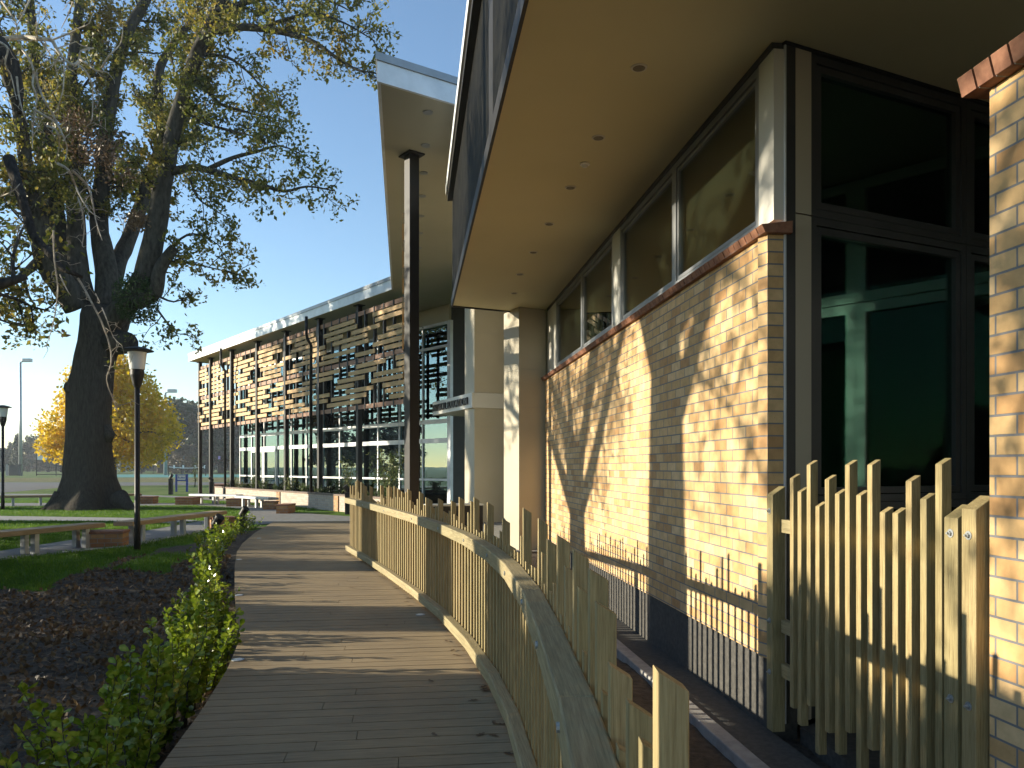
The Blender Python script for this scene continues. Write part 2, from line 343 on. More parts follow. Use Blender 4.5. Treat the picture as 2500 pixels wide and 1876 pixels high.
gp=lambda L:[(G(x,y).x,G(x,y).y) for x,y in L]
sheet('path',gp([(-80,1376),(0,1365),(311,1335),(499,1297),(499,1290),(488,1273),(325,1302),(213,1313),(0,1346),(-80,1354)]),M['path'],GZ+.004)
sheet('path',gp([(488,1273),(560,1268),(600,1260),(612,1252),(600,1246),(560,1240),(480,1235),(300,1236),(-60,1238),(-60,1229),(300,1229),(480,1229),(600,1233),(690,1240),(716,1252),(860,1262)])+[(4,24.0),(4,14.2),(-2.2,14.2),(-3,22),(-6.3,21.8)]+gp([(578,1286),(540,1290),(499,1297),(499,1288)]),M['path'],GZ+.008)
sheet('path',gp([(-60,1261),(0,1261),(280,1265),(430,1268),(488,1273),(420,1279),(280,1274),(0,1272),(-60,1273)]),M['concrete'],GZ+.012)
sheet('path',gp([(-60,1206),(300,1207),(470,1213),(640,1224),(690,1230),(690,1232),(600,1228),(440,1216),(300,1210),(-60,1209)]),M['path'],GZ+.006)
sheet('road',gp([(-700,1178),(300,1178),(900,1178),(900,1185),(440,1185),(250,1187),(150,1191),(60,1199),(0,1204),(-200,1214),(-700,1230)]),M['asphalt'],GZ+.004)
sheet('verge',gp([(-700,1167),(1200,1167),(1200,1177),(-700,1177)]),M['drygrass'],GZ+.004)
sheet('sports_court',gp([(250,1159),(1300,1159),(1300,1166),(270,1166)]),M['court'],GZ+.01)
# kerb along the bench path
mb=MB(); K=gp([(-80,1377),(0,1366),(311,1336),(499,1298),(578,1287)])
for a,b in zip(K,K[1:]):
    d=Vector(b)-Vector(a); mb.obox((*a,0),math.atan2(d.y,d.x),0,d.length,-.06,.06,GZ-.2,GZ+.03)
tag(mk('kerb',mb,M['concrete'],bevel=.008),kind='structure')
# kerb strip and asphalt strip at the foot of the brick wall
mb=MB(); base=C0+dD*-6
def along(t,off,o=C0,d=dD): n=Vector((-d.y,d.x)); p=Vector(o[:2])+d*t+n*off; return (p.x,p.y)
mb.prism([along(-6,.30),along(9.3,.30),along(9.3,.42),along(-6,.42)],-.6,-.33)
tag(mk('kerb',mb,M['concrete'],bevel=.01),kind='structure')
mb=MB(); mb.prism([along(-6,-.02),along(9.3,-.02),along(9.3,.298),along(-6,.298)],-.7,-.345)
tag(mk('apron',mb,M['plinth']),kind='structure')
mb=MB(); mb.prism([(2.0,5.4),along(-6,0),(9,-1),(9,9)],-.7,-.30)
tag(mk('courtyard_floor',mb,M['plinth']),kind='structure')

# ------------------------------------------------------------------ boardwalk
eB=Vector((dD.y,-dD.x)); eB=Vector((.992,.1259)); vB=Vector((-.1259,.992))
RIGHT=[(FENCE[-1][0]+.12,-3)]+[(x+.12,y) for x,y in FENCE[::-1]]+[(-2.6,14.6),(-2.4,16),(-2.2,23)]
def cross(P, v0):
    for a,b in zip(P,P[1:]):
        va=Vector(a).dot(vB); vb=Vector(b).dot(vB)
        if va<=v0<=vb:
            k=(v0-va)/(vb-va); return (Vector(a)+(Vector(b)-Vector(a))*k).dot(eB)
    return None
mb=MB(); k=0; v0=.2
while v0<22.1:
    v1=v0+.132; l0,l1,r0,r1=cross(EDGE_L,v0),cross(EDGE_L,v1),cross(RIGHT,v0),cross(RIGHT,v1)
    if None in (l0,l1,r0,r1): v0+=.1435; continue
    cuts=[]
    if rnd.random()<.45: cuts=[l0+(r0-l0)*rnd.uniform(.25,.8)]
    us=[(l0,l1)]+[(c-.002,c-.002) for c in cuts]+[]
    segs=[]; cur=(l0,l1)
    for c in cuts: segs.append((cur,(c-.002,c-.002))); cur=(c+.002,c+.002)
    segs.append((cur,(r0,r1)))
    for (a0,a1),(b0,b1) in segs:
        z=rnd.uniform(-.0012,.0012)
        q=[(a0,v0),(b0,v0),(b1,v1),(a1,v1)]
        mb.add([(u,v,-.03+z) for u,v in q]+[(u,v,z) for u,v in q],[(0,3,2,1),(4,5,6,7),(0,1,5,4),(1,2,6,5),(2,3,7,6),(3,0,4,7)])
    v0+=.1435
tag(mk('boardwalk',mb,M['deck'],rz=math.atan2(eB.y,eB.x)),kind='structure')
mb=MB()
for P,s in ((EDGE_L,1),(RIGHT,-1)):
    for a,b in zip(P,P[1:]):
        if b[1]>22: continue
        d=Vector(b)-Vector(a); mb.obox((*a,0),math.atan2(d.y,d.x),0,d.length,*( (-.05,-.02) if s>0 else (.02,.05)),-.45,-.032)
tag(mk('boardwalk_frame',mb,M['pine_rail']),kind='structure')
DL=[((-2.13,6.05),'nearest round steel light set in the edge of the boardwalk, by the tallest shrubs'),((-3.19,9.1),'second round steel light along the planted edge of the boardwalk'),((-4.42,12.6),'third round steel light along the planted edge of the boardwalk'),((-5.33,16.4),'farthest round steel light along the planted edge of the boardwalk'),((-.93,7.9),'round light set in the boardwalk at the foot of the picket balustrade')]
for i,((x,y),lab) in enumerate(DL):
    t=thing('deck_light',lab,'deck light',(x,y,0),0,'round lights set in the boardwalk')
    mk('rim',MB().lathe((x,y,0),[(.048,.001),(.048,.006),(.044,.0075),(.038,.0075)],24),M['galv'],t,smooth=False)
    mk('lens',MB().lathe((x,y,0),[(.037,.001),(.037,.007),(.02,.009)],24),M['lens'],t)

# ------------------------------------------------------------------ picket balustrade
bal=thing('picket_balustrade','curved pale timber balustrade of uneven pickets beside the boardwalk','balustrade',(FENCE[6][0],FENCE[6][1],0))
def offs(P, o):
    out=[]
    for i,p in enumerate(P):
        p=Vector(p); ds=[]
        if i>0: ds.append((p-Vector(P[i-1])).normalized())
        if i<len(P)-1: ds.append((Vector(P[i+1])-p).normalized())
        d=sum(ds,Vector((0,0))).normalized(); n=Vector((-d.y,d.x)); c=d.dot(ds[0]); out.append(p+n*o/max(.5,c))
    return out
def rail(name, P, o0, o1, z0, z1, bev=.006):
    A=offs(P,o0); B=offs(P,o1)
    for i in range(len(P)-1):
        d=Vector(P[i+1])-Vector(P[i]); ang=math.atan2(d.y,d.x); o=Vector(P[i]); c,s=math.cos(-ang),math.sin(-ang)
        def L(q): q=q-o; return (q.x*c-q.y*s, q.x*s+q.y*c)
        mk(name,MB().prism([L(A[i]),L(A[i+1]),L(B[i+1]),L(B[i])],z0,z1),M['pine_rail'],bal,loc=(o.x,o.y,0),rz=ang,bevel=bev)
# the polyline runs far -> near, so +offset = left-hand normal = towards +x side away from the deck
rail('handrail',FENCE,-.045,.042,.88,.97)
rail('bottom_rail',FENCE,-.03,.042,.06,.145)
# bolts where the rails meet
for i in range(1,len(FENCE)-1):
    p=Vector(FENCE[i]); d=(Vector(FENCE[i+1])-Vector(FENCE[i])).normalized(); n=Vector((-d.y,d.x)); q=p-n*.045+d*.08
    mk('bolt',MB().tube([(q.x+n.x*.004,q.y+n.y*.004,.925),(q.x-n.x*.007,q.y-n.y*.007,.925)],[.012,.012],10),M['galv'],bal)
pr=random.Random(11); pos=[]; acc=0.06
for a,b in zip(FENCE,FENCE[1:]):
    a=Vector(a); b=Vector(b); L=(b-a).length; d=(b-a)/L
    while acc<L:
        pos.append((a+d*acc, d)); acc+=.124*pr.uniform(.93,1.07)
    acc-=L
pat=[]; last=0
for i in range(len(pos)):
    u=pr.random()
    h = pr.uniform(.02,.07) if u<.48 else pr.uniform(.09,.17) if u<.74 else pr.uniform(.2,.28) if u<.93 else pr.uniform(.28,.33)
    pat.append(h)
for k,h in enumerate([.26,.12,.14,.02,.14,.05,.22,.28,.05,.20,.29,.04,.21,.03,.29,.10,.05,.24,.04,.16,.30,.06]): pat[-k-1]=h
def picket_mb(w, dp, zb, zt, rise):
    # local x along the fence, local y away from the path; high edge toward the path
    return MB().add([(-w/2,0,zb),(w/2,0,zb),(w/2,dp,zb),(-w/2,dp,zb),(-w/2,0,zt),(w/2,0,zt),(w/2,dp,zt-rise),(-w/2,dp,zt-rise)],
        [(0,3,2,1),(4,5,6,7),(0,1,5,4),(1,2,6,5),(2,3,7,6),(3,0,4,7)])
rest=MB(); n_ind=0
for i in range(len(pos)-1,-1,-1):
    p,d=pos[i]; n=Vector((-d.y,d.x)); q=p+n*.043; zt=.97+pat[i]; zb=pr.uniform(-.06,-.02)
    pm=picket_mb(pr.uniform(.032,.038),pr.uniform(.042,.048),zb,zt,.028); ang=math.atan2(d.y,d.x)
    if n_ind<100:
        mk('picket',pm,M['pine'],bal,loc=(q.x,q.y,0),rz=ang,bevel=.002 if i>len(pos)-50 else 0); n_ind+=1
    else:
        c,s=math.cos(ang),math.sin(ang); rest.add([(q.x+x*c-y*s,q.y+x*s+y*c,z) for x,y,z in pm.v],pm.f)
tag(mk('picket',rest,M['pine'],bal),kind='stuff')
for i in (0,3,6,9):     # posts under the handrail
    p=Vector(FENCE[i]); d=(Vector(FENCE[min(i+1,11)])-p).normalized(); n=Vector((-d.y,d.x)); q=p+n*.098+d*.05
    mk('post',MB().box(-.045,.045,0,.09,-.4,.93),M['pine'],bal,loc=(q.x,q.y,0),rz=math.atan2(d.y,d.x))

# ------------------------------------------------------------------ picket screen between wall and pier
gd=Vector((.1259*1.0,-.992)); go=Vector((1.775,5.32)); ga=math.atan2(gd.y,gd.x)
pg=thing('picket_screen','pale timber picket screen closing the gap between brick wall and brick pier','picket screen',(go.x,go.y,0))
def gt(x): r=(x-1250)/FPX; return (go.x-go.y*r)/(-gd.x+gd.y*r)
CR=.4977
def gz_(x,y): t=gt(x); Y=go.y+gd.y*t; return t, H+(1141-y)/FPX*Y
TOPS=[(155,222),(193,288),(238,156),(281,360),(328,228),(378,298),(428,156),(483,305),(538,155),(600,388),(663,392),(729,234),(801,322),(876,150)]
BOT=[1355,1440,1345,1580,1475,1580,1475,1660,1560,1700,1720,1740,1760,1780]
for (cx,cy),by in zip(TOPS,BOT):
    t,z=gz_(1850+(cx+12)*CR,1050+(cy+8)*CR); _,zb=gz_(1850+cx*CR,1050+by*CR)
    p=go+gd*t
    # lit face looks left; tops rise toward the building
    w=.046; m=MB().add([(-w/2,-.002,zb),(w/2,-.002,zb),(w/2,.048,zb),(-w/2,.048,zb),(-w/2,-.002,z-.01),(w/2,-.002,z-.01),(w/2,.048,z+.02),(-w/2,.048,z+.02)],
        [(0,3,2,1),(4,5,6,7),(0,1,5,4),(1,2,6,5),(2,3,7,6),(3,0,4,7)])
    mk('picket',m,M['pine'],pg,loc=(p.x,p.y,0),rz=ga,bevel=.0025)
for t0,zt in ((-.01,1.34),(1.80,1.30),(1.915,1.345)):
    p=go+gd*t0; m=MB().add([(-.045,-.01,-.3),(.045,-.01,-.3),(.045,.08,-.3),(-.045,.08,-.3),(-.045,-.01,zt-.03),(.045,-.01,zt-.03),(.045,.08,zt+.03),(-.045,.08,zt+.03)],
        [(0,3,2,1),(4,5,6,7),(0,1,5,4),(1,2,6,5),(2,3,7,6),(3,0,4,7)])
    po=mk('post',m,M['pine'],pg,loc=(p.x,p.y,0),rz=ga,bevel=.003)
    n=Vector((-gd.y,gd.x))
    for z in (1.2,.45,.1):
        q=p-n*.01
        mk('bolt',MB().tube([(q.x+n.x*.002,q.y+n.y*.002,z),(q.x-n.x*.003,q.y-n.y*.003,z)],[.02,.02],14).tube([(q.x-n.x*.003,q.y-n.y*.003,z),(q.x-n.x*.013,q.y-n.y*.013,z)],[.011,.011],6).tube([(q.x-n.x*.013,q.y-n.y*.013,z),(q.x-n.x*.022,q.y-n.y*.022,z)],[.006,.005],8),M['galv'],pg)
for z in (1.10,.42,.12):
    mk('rail',MB().box(0,1.93,.050,.095,z-.045,z+.045),M['pine_rail'],pg,loc=(go.x,go.y,0),rz=ga,bevel=.003)

# ================================================================== near building
nb=thing('brick_building','yellow brick building with cream soffit and dark corrugated upper storey','building',(2.4,9,0))
# brick wall: local x along the wall away from the camera, local y out to the path
LW=9.26
mk('brick_wall',MB().box(0,LW,-.12,0,.157,3.13),M['brick'],nb,loc=(C0.x,C0.y,0.0),rz=aD)
mk('plinth',MB().box(.0,LW,-.22,-.012,-.6,.155),M['plinth'],nb,loc=(C0.x,C0.y,0),rz=aD)
# red brick coping, each brick tilted and jointed
def coping(o, ang, L, name='coping', wid=.16, out=.055, z=3.13, step=.1, h=.075, both=0):
    mb=MB(); mb.mi=1; mb.box(-.02,L,-wid+.01,out-.012,z+.004,z+h*.8)
    mb.mi=0; t=-.05; r=random.Random(3)
    while t<L:
        e=r.uniform(-.002,.002)
        y0,y1=out+e,-wid-both
        mb.add([(t,y0-.012,z+.002),(t+step-.011,y0-.012,z+.002),(t+step-.011,y1,z+.002),(t,y1,z+.002),(t,y0+.012,z+h-.02),(t+step-.011,y0+.012,z+h-.02),(t+step-.011,y1,z+h+.012),(t,y1,z+h+.012)],
            [(0,3,2,1),(4,5,6,7),(0,1,5,4),(1,2,6,5),(2,3,7,6),(3,0,4,7)]); t+=step
    return mk(name,mb,[M['coping'],M['mortar']],nb if name=='coping' else None,loc=(o[0],o[1],0),rz=ang)
cp=coping(C0,aD,LW)
# clerestory windows and cladding between them
ZW0,ZW1=3.235,4.435
def window(par,o,ang,x0,x1,z0,z1,y=-.05,fr=.055,depth=.07,fmat='alu',gmat='glass_clere',name='window',open_frame=True):
    f=MB(); ym=y; w=fr
    f.box(x0,x1,ym-depth,ym,z0,z0+w); f.box(x0,x1,ym-depth,ym,z1-w,z1)
    f.box(x0,x0+w,ym-depth,ym,z0+w,z1-w); f.box(x1-w,x1,ym-depth,ym,z0+w,z1-w)
    if open_frame:   # sash line set inside the outer frame
        g=.012
        f.box(x0+w+g,x1-w-g,ym-depth*.8,ym-.012,z0+w+g,z0+w+g+.03); f.box(x0+w+g,x1-w-g,ym-depth*.8,ym-.012,z1-w-g-.03,z1-w-g)
        f.box(x0+w+g,x0+w+g+.03,ym-depth*.8,ym-.012,z0+w+g+.03,z1-w-g-.03); f.box(x1-w-g-.03,x1-w-g,ym-depth*.8,ym-.012,z0+w+g+.03,z1-w-g-.03)
    wo_=mk(name,f,M[fmat],par,loc=(o[0],o[1],0),rz=ang)
    pane=mk('pane',MB().box(x0+w,x1-w,ym-depth*.55,ym-depth*.45,z0+w,z1-w),M[gmat])
    pane.parent=wo_
    return wo_
for x0,x1 in ((.24,2.12),(2.12,4.10),(4.46,6.30),(6.30,8.40)): window(nb,C0,aD,x0,x1,ZW0,ZW1)
split_parts('cladding',[(x0,x1,-.12,-.045,ZW0,ZW1) for x0,x1 in ((.0,.238),(4.102,4.458),(8.402,9.26))],M['acm'],nb,(C0.x,C0.y,0),aD)
mk('head_trim',MB().box(0,LW,-.12,-.03,ZW1+.002,4.478),M['alu_dark'],nb,loc=(C0.x,C0.y,0),rz=aD)
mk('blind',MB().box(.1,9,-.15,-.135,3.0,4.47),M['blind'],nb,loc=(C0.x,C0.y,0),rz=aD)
# corner trims and cladding strip beside the glazed bay
o=C0+dG*.125
mk('corner_trim',MB().box(-.012,.0,-.05,.02,-.3,4.478),M['alu_light'],nb,loc=(o.x,o.y,0),rz=aG)
mk('corner_trim',MB().box(.002,.085,-.05,.02,-.3,4.478),M['alu_dark'],nb,loc=(o.x,o.y,0),rz=aG)
mk('cladding',MB().box(.087,.235,-.05,-.01,-.3,3.29).box(.087,.235,-.05,-.01,3.3,4.478),M['acm_tan'],nb,loc=(o.x,o.y,0),rz=aG)
mk('brick_wall',MB().box(0,.11,.0,.1,.157,3.13),M['brick'],nb,loc=(C0.x+.004,C0.y+.002,0),rz=aG)
# glazed bay: local x along dG, viewer on -y side
def gwin(par,o,ang,x0,x1,z0,z1,fr=.07,name='window',fm='alu_dark',gm='glass_dark',sash=True,mats=None):
    f=MB(); w=fr
    f.box(x0,x1,-.04,.06,z0,z0+w); f.box(x0,x1,-.04,.06,z1-w,z1); f.box(x0,x0+w,-.04,.06,z0+w,z1-w); f.box(x1-w,x1,-.04,.06,z0+w,z1-w)
    if sash:
        g=.008
        f.box(x0+w+g,x1-w-g,-.03,.05,z0+w+g,z0+w+g+.05); f.box(x0+w+g,x1-w-g,-.03,.05,z1-w-g-.05,z1-w-g)
        f.box(x0+w+g,x0+w+g+.05,-.03,.05,z0+w+g+.05,z1-w-g-.05); f.box(x1-w-g-.05,x1-w-g,-.03,.05,z0+w+g+.05,z1-w-g-.05)
    a=mk(name,f,M[fm],par,loc=(o[0],o[1],0),rz=ang)
    p=mk('pane',MB().box(x0+w,x1-w,.005,.015,z0+w,z1-w),M[gm]); p.parent=a
    return a
gwin(nb,C0,aG,.365,2.05,3.30,4.46,fr=.055); gwin(nb,C0,aG,.365,2.05,1.24,3.295,fr=.055); gwin(nb,C0,aG,.365,2.05,-.3,1.235,fr=.055,sash=False)
gwin(nb,C0,aG,2.055,3.74,3.30,4.46,fr=.055); gwin(nb,C0,aG,2.055,3.74,1.24,3.295,fr=.055); gwin(nb,C0,aG,2.055,3.74,-.3,1.235,fr=.055,sash=False)
mk('head_trim',MB().box(0.1,3.9,-.07,.06,4.462,4.478),M['black'],nb,loc=(C0.x,C0.y,0),rz=aG)
# glazed side wall of the bay, facing the sun: local x toward the camera
ro=(4.70,7.0); ra=math.atan2(-.992,.1259)
for k in range(5):
    x0=-1.04+k*1.45
    gwin(nb,ro,ra,x0,x0+1.445,3.2,4.46,fr=.1,fm='alu_light',sash=False,name='window'); gwin(nb,ro,ra,x0,x0+1.445,.6,3.19,fr=.1,fm='alu_light',sash=False,name='window')
mk('plinth',MB().box(-.4,7,0,.1,-.5,.59),M['plinth'],nb,loc=(*ro,0),rz=ra)
# room volume
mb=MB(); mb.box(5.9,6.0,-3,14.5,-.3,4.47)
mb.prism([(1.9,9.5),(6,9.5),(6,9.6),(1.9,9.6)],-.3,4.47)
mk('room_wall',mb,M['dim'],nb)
mk('room_ceiling_light',MB().obox((2.9,7.6,0),aD,0,1.2,-.15,.15,4.05,4.1),M['alu'],nb)
# soffit and upper storey
A0=Vector((-1.12,14.37)); 
def SP(t,off=0): n=Vector((-dD.y,dD.x)); p=A0-dD*t+n*off; return (p.x,p.y)
e1=A0+dG*7.6
near=SP(21)
mk('soffit',MB().prism([SP(.02,-.03),SP(21,-.03),(9,near[1]),(9,e1.y),(A0+dG*7.5)[:]],4.48,4.60),M['soffit'],nb)
mk('fascia_trim',MB().prism([SP(0),SP(21),SP(21,-.028),SP(.03,-.028)],4.455,4.62).prism([tuple(A0),tuple(A0+dG*2.4),tuple(A0+dG*2.4+Vector((.012,-.027))),SP(.03,-.03)],4.455,4.62),M['black'],nb)
mk('upper_wall',MB().prism([SP(.1,-.22),SP(20.9,-.22),(8.9,near[1]),(8.9,e1.y-.1),tuple(A0+dG*7.4)],4.61,6.55),M['charcoal'],nb)
mb=MB(); t=0.02
mb.prism([SP(0,-.09),SP(20.8,-.09),SP(20.8,-.1),SP(0,-.1)],4.63,6.42)
while t<20.8:
    if not 6.9<t<7.35: mb.prism([SP(t,-.09),SP(t+.03,-.09),SP(t+.022,-.02),SP(t+.008,-.02)],4.63,6.42)
    t+=.075
mk('corrugated_screen',mb,M['corr'],nb)
e2=A0+dG*6
mk('corrugated_screen',MB().prism([tuple(A0+dG*.02),tuple(e2),tuple(e2+Vector((.03,-.05))),tuple(A0+dG*.05+Vector((.03,-.05)))],4.63,6.42),M['corr'],nb)
mk('post',MB().prism([SP(6.95,-.02),SP(7.35,-.02),SP(7.35,-.16),SP(6.95,-.16)],4.62,6.45),M['black'],nb)
mk('gutter',MB().prism([SP(-.12,.10),SP(21,.10),SP(21,-.2),SP(-.05,-.2)],6.56,6.74),M['fascia'],nb)
mk('gutter_trim',MB().prism([SP(-.1,.07),SP(21,.07),SP(21,-.2),SP(-.05,-.2)],6.44,6.555),M['black'],nb)
# downlights in the cream soffit
for i,(px,py) in enumerate([(1560,165),(1461,336),(1393,458),(1341,547),(1302,616),(1269,670),(1255,716)]):
    Y=FPX*(4.48-H)/(1141-py); X=(px-1250)/FPX*Y; q=(X,Y,4.48)
    mk('downlight',MB().lathe(q,[(.062,-.001),(.060,-.006),(.05,-.008)],24),M['acm'],nb)
    m=MB().lathe(q,[(.046,-.0085),(.046,-.009)],24); mk('downlight_recess',m,M['black'],nb)
    m=MB()
    for k in range(-5,6):
        x=k*.008; w=math.sqrt(max(0,.044**2-x*x))
        if w>.01: m.obox(q,aD,-w,w,x-.0013,x+.0013,-.012,-.0095)
    mk('grille',m,M['acm_tan'],nb)
Y=FPX*2.98/(1141-400); q=((1428-1250)/FPX*Y,Y,4.48)
mk('smoke_detector',MB().lathe(q,[(.05,-.001),(.05,-.012),(.03,-.016),(.022,-.035),(.012,-.04)],20),M['white'],nb)
# columns of cladding panels beyond the wall
def column(p, w, dpt, joints, zt, par):
    zs=[-.3]+[z for z in joints]+[zt]; m=MB(); m2=MB()
    for a,b in zip(zs,zs[1:]): m.obox((p[0],p[1],0),aG,0,dpt,0,w,a+.002,b-.002)
    m2.obox((p[0],p[1],0),aG,.006,dpt-.006,.006,w-.006,-.3,zt-.01)
    mk('column',m,M['acm_tan'],par); mk('column_joint',m2,M['alu'],par)
column((.13,14.48),.68,.56,[2.62,3.33],4.476,nb)
column((-1.04,21.5),.72,1.6,[2.62,3.33,5.23],7.196,nb)
mk('link_wall',MB().prism([(.55,14.95),(.7,14.95),(.9,22.5),(.2,22.5)],-.2,7.1),M['acm_tan'],nb)
# brick pier by the right edge
PP=Vector((2.062,3.36)); pa=math.atan2(-.992,.1259)
bp=thing('brick_pier','yellow brick pier with red brick coping beside the picket screen','pier',(PP.x+.3,PP.y-.8,0))
mk('brick_face',MB().box(-.155,3.2,-.0,.36,-.3,3.13),M['brick'],bp,loc=(PP.x+.1259*.155,PP.y-.992*.155,0),rz=pa)
mb=MB(); mb.mi=1; mb.box(-.06,3.2,-.05,.42,3.134,3.2); mb.mi=0; t=-.09; r=random.Random(5)
while t<3.2:
    a=.1
    mb.add([(t,-.062,3.133),(t+a-.012,-.062,3.133),(t+a-.012,.43,3.133),(t,.43,3.133),(t-.0,-.085,3.215),(t+a-.012,-.085,3.215),(t+a-.012,.45,3.25),(t,.45,3.25)],
        [(0,3,2,1),(4,5,6,7),(0,1,5,4),(1,2,6,5),(2,3,7,6),(3,0,4,7)]); t+=a
mk('coping',mb,[M['coping'],M['mortar']],bp,loc=(PP.x,PP.y,0),rz=pa)
# ================================================================== pavilion
pv=thing('glass_pavilion','long glazed pavilion with flat overhanging roof and a screen of timber boards','building',(-8,30,0))
ZR=7.2
TIP=Vector((-17.4,41.9)); R1=Vector((-3.83,24.9)); N1=Vector((-1.97,11.5)); gR=Vector((.832,.555)); bk=Vector((.66,.75))
RP=[tuple(TIP),tuple(R1),tuple(N1),tuple(N1+gR*13),(9.5,50),tuple(TIP+bk*10)]
mk('roof_soffit',MB().prism(RP,ZR,ZR+.02),M['soffit2'],pv)
cx,cy=sum(p[0] for p in RP)/6,sum(p[1] for p in RP)/6
def inset(P,d):
    P2=[Vector(p) for p in P]; out=[]; n=len(P2)
    for i in range(n):
        a,b,c=P2[i-1],P2[i],P2[(i+1)%n]; d1=(b-a).normalized(); d2=(c-b).normalized(); n1=Vector((-d1.y,d1.x)); n2=Vector((-d2.y,d2.x))
        k=(n1+n2); k=k/max(.2,k.dot(n1)); out.append(tuple(b+k*d))
    return out
area=sum(RP[i][0]*RP[(i+1)%6][1]-RP[(i+1)%6][0]*RP[i][1] for i in range(6)); sg=1 if area>0 else -1
mk('fascia',MB().prism(inset(RP,-.015*sg),ZR-.012,ZR+.30) if False else MB().prism(inset(RP,-.02*sg),ZR+.021,ZR+.295),M['fascia'],pv)
mk('fascia_lip',(lambda a,b: MB().add([(*p,ZR-.012) for p in a]+[(*p,ZR-.012) for p in b]+[(*p,ZR+.0205) for p in a],[(i,(i+1)%6,(i+1)%6+6,i+6) for i in range(6)]+[(i+12,(i+1)%6+12,(i+1)%6,i) for i in range(6)]))(inset(RP,-.02*sg),inset(RP,.03*sg)),M['fascia'],pv)
mk('roof_cap',MB().prism(inset(RP,-.045*sg),ZR+.297,ZR+.41),M['fascia_cap'],pv)
# columns
cols=[(-1.83,14.2),(-5.38,27.4),(-7.38,29.9),(-9.45,32.6),(-11.5,35.2),(-13.6,37.8),(-15.7,40.6),(-16.95,42.3)]
for i,(x,y) in enumerate(cols):
    w=.10 if i==0 else .085
    mk('column',MB().obox((x,y,0),aF,-w,w,-w,w,-.1,ZR-.03),M['black'],pv,bevel=.006)
    mk('column_plate',MB().obox((x,y,0),aF,-w-.1,w+.1,-w-.06,w+.06,ZR-.029,ZR-.004),M['black'],pv)
for x,y,s in ((-5.38-2.05-.35,29.9-.35,1),(-13.6-.35,37.8-.4,1)):
    x-=.0; p=(x,y)
    mk('downpipe',MB().tube([(x,y-.1,ZR),(x,y-.1,6.55),(x+.02,y,6.35),(x+.12,y+.12,6.15),(x+.12,y+.12,0)],[.055]*5,12),M['black'],pv,smooth=True)
# board screen: local x along the facade away from camera, local y outward (toward the lawn)
reds=[]; oranges=[]; batt=[]
def screen(o, ang, L, parent, battens, seed=5, fill=1.0):
    r=random.Random(seed); z0,z1=3.52,6.78; rows=17; step=(z1-z0)/(rows-1); loc=(o[0],o[1],0)
    split_parts('batten',[(x-.035,x+.035,-.05,.05,z0-.06,z1+.17) for x in battens],M['black'],parent,loc,ang)
    rd=[]; og=[]; sp=battens[1]-battens[0]
    for k in range(rows):
        z=z0+k*step
        if k in (0,8,16):
            rd += [(a+.036,b-.036,.0,.03,z,z+.15) for a,b in zip(battens,battens[1:])]; continue
        x=battens[0]-.1-r.uniform(0,1.0)-(k%2)*.5
        while x<L+.1:
            l=sp*r.choice([2,3,3,4,4])*1.0+.1
            a=max(x,battens[0]-.12); b=min(x+l,L+.12)
            if b-a>.4 and r.random()<fill: og.append((a,b,.052,.08,z,z+.145))
            x+=l+sp*r.choice([.5,1,1,2,2,3])
    split_parts('infill_board',rd,M['slat_red'],parent,loc,ang); split_parts('board',og,M['slat'],parent,loc,ang)
cO=Vector((-3.40,24.75)); L=(Vector((-17.0,42.4))-cO).length
fa=math.atan2(42.4-24.75,-17.0+3.40)
screen(cO,fa,L,pv,[i*L/33 for i in range(34)],5)
c1=Vector(cols[0])+Vector((-.11,.12)); L2=(cO-c1).length; fa2=math.atan2(cO.y-c1.y,cO.x-c1.x)
e_=math.degrees(0)
ogs=[(x0,x1,.052,.08,z,z+.2) for z,x0,x1 in ((5.95,-.1,1.6),(5.45,-.1,2.2),(4.95,-.1,1.2),(4.4,-.1,2.0),(3.9,-.1,1.5),(6.1,8.6,L2),(5.2,9.2,L2),(4.3,8.8,L2))]
split_parts('end_board',ogs,M['slat'],pv,(c1.x,c1.y,0),fa2)
# curtain wall
GR=Vector((-2.2,27.1)); GLn=18.7
levels=[(.0,1.05),(1.05,2.42),(2.42,3.12),(3.12,5.75),(5.75,6.55)]
nb_=12; bw=GLn/nb_
split_parts('mullion',[(i*bw-.032,i*bw+.032,-.04,.05,.02,6.55) for i in range(nb_+1)],M['alu_light'],pv,(*GR,0),aU)
split_parts('transom',[(i*bw+.033,(i+1)*bw-.033,-.04,.062 if h>.1 else .045,z,z+h) for z,h in ((.02,.06),(1.02,.07),(2.36,.16),(3.05,.14),(5.70,.09),(6.50,.1)) for i in range(nb_)],M['alu_light'],pv,(*GR,0),aU)
hi=[(.08,1.02),(1.09,2.36),(2.52,3.05),(3.19,5.70),(5.79,6.50)]
for i in range(nb_):
    for (a,b) in hi:
        mk('pane',MB().box(i*bw+.033,(i+1)*bw-.033,-.006,.006,a,b),M['glass'],pv,loc=(*GR,0),rz=aU)
for k in (9,10):
    m=MB(); x0=k*bw+.04; x1=(k+1)*bw-.04
    m.box(x0,x1,.063,.09,2.25,2.35); m.box(x0,x1,.063,.09,.03,.2); m.box(x0,x0+.1,.063,.09,.2,2.25); m.box(x1-.1,x1,.063,.09,.2,2.25); m.box(x0+.1,x1-.1,.063,.09,1.0,1.08)
    dr=mk('door',m,M['alu_light'],pv,loc=(*GR,0),rz=aU)
    h=mk('handle',MB().tube([(x0+.14,.11,.95),(x0+.14,.11,1.35)],[.015,.015],8),M['galv']); h.parent=dr
mk('upper_wall',MB().box(0,GLn,-.1,-.0,6.602,7.19),M['acm_tan'],pv,loc=(*GR,0),rz=aU)
mk('end_frame',MB().box(-.18,-.035,-.05,.07,.02,6.6),M['alu_light'],pv,loc=(*GR,0),rz=aU)
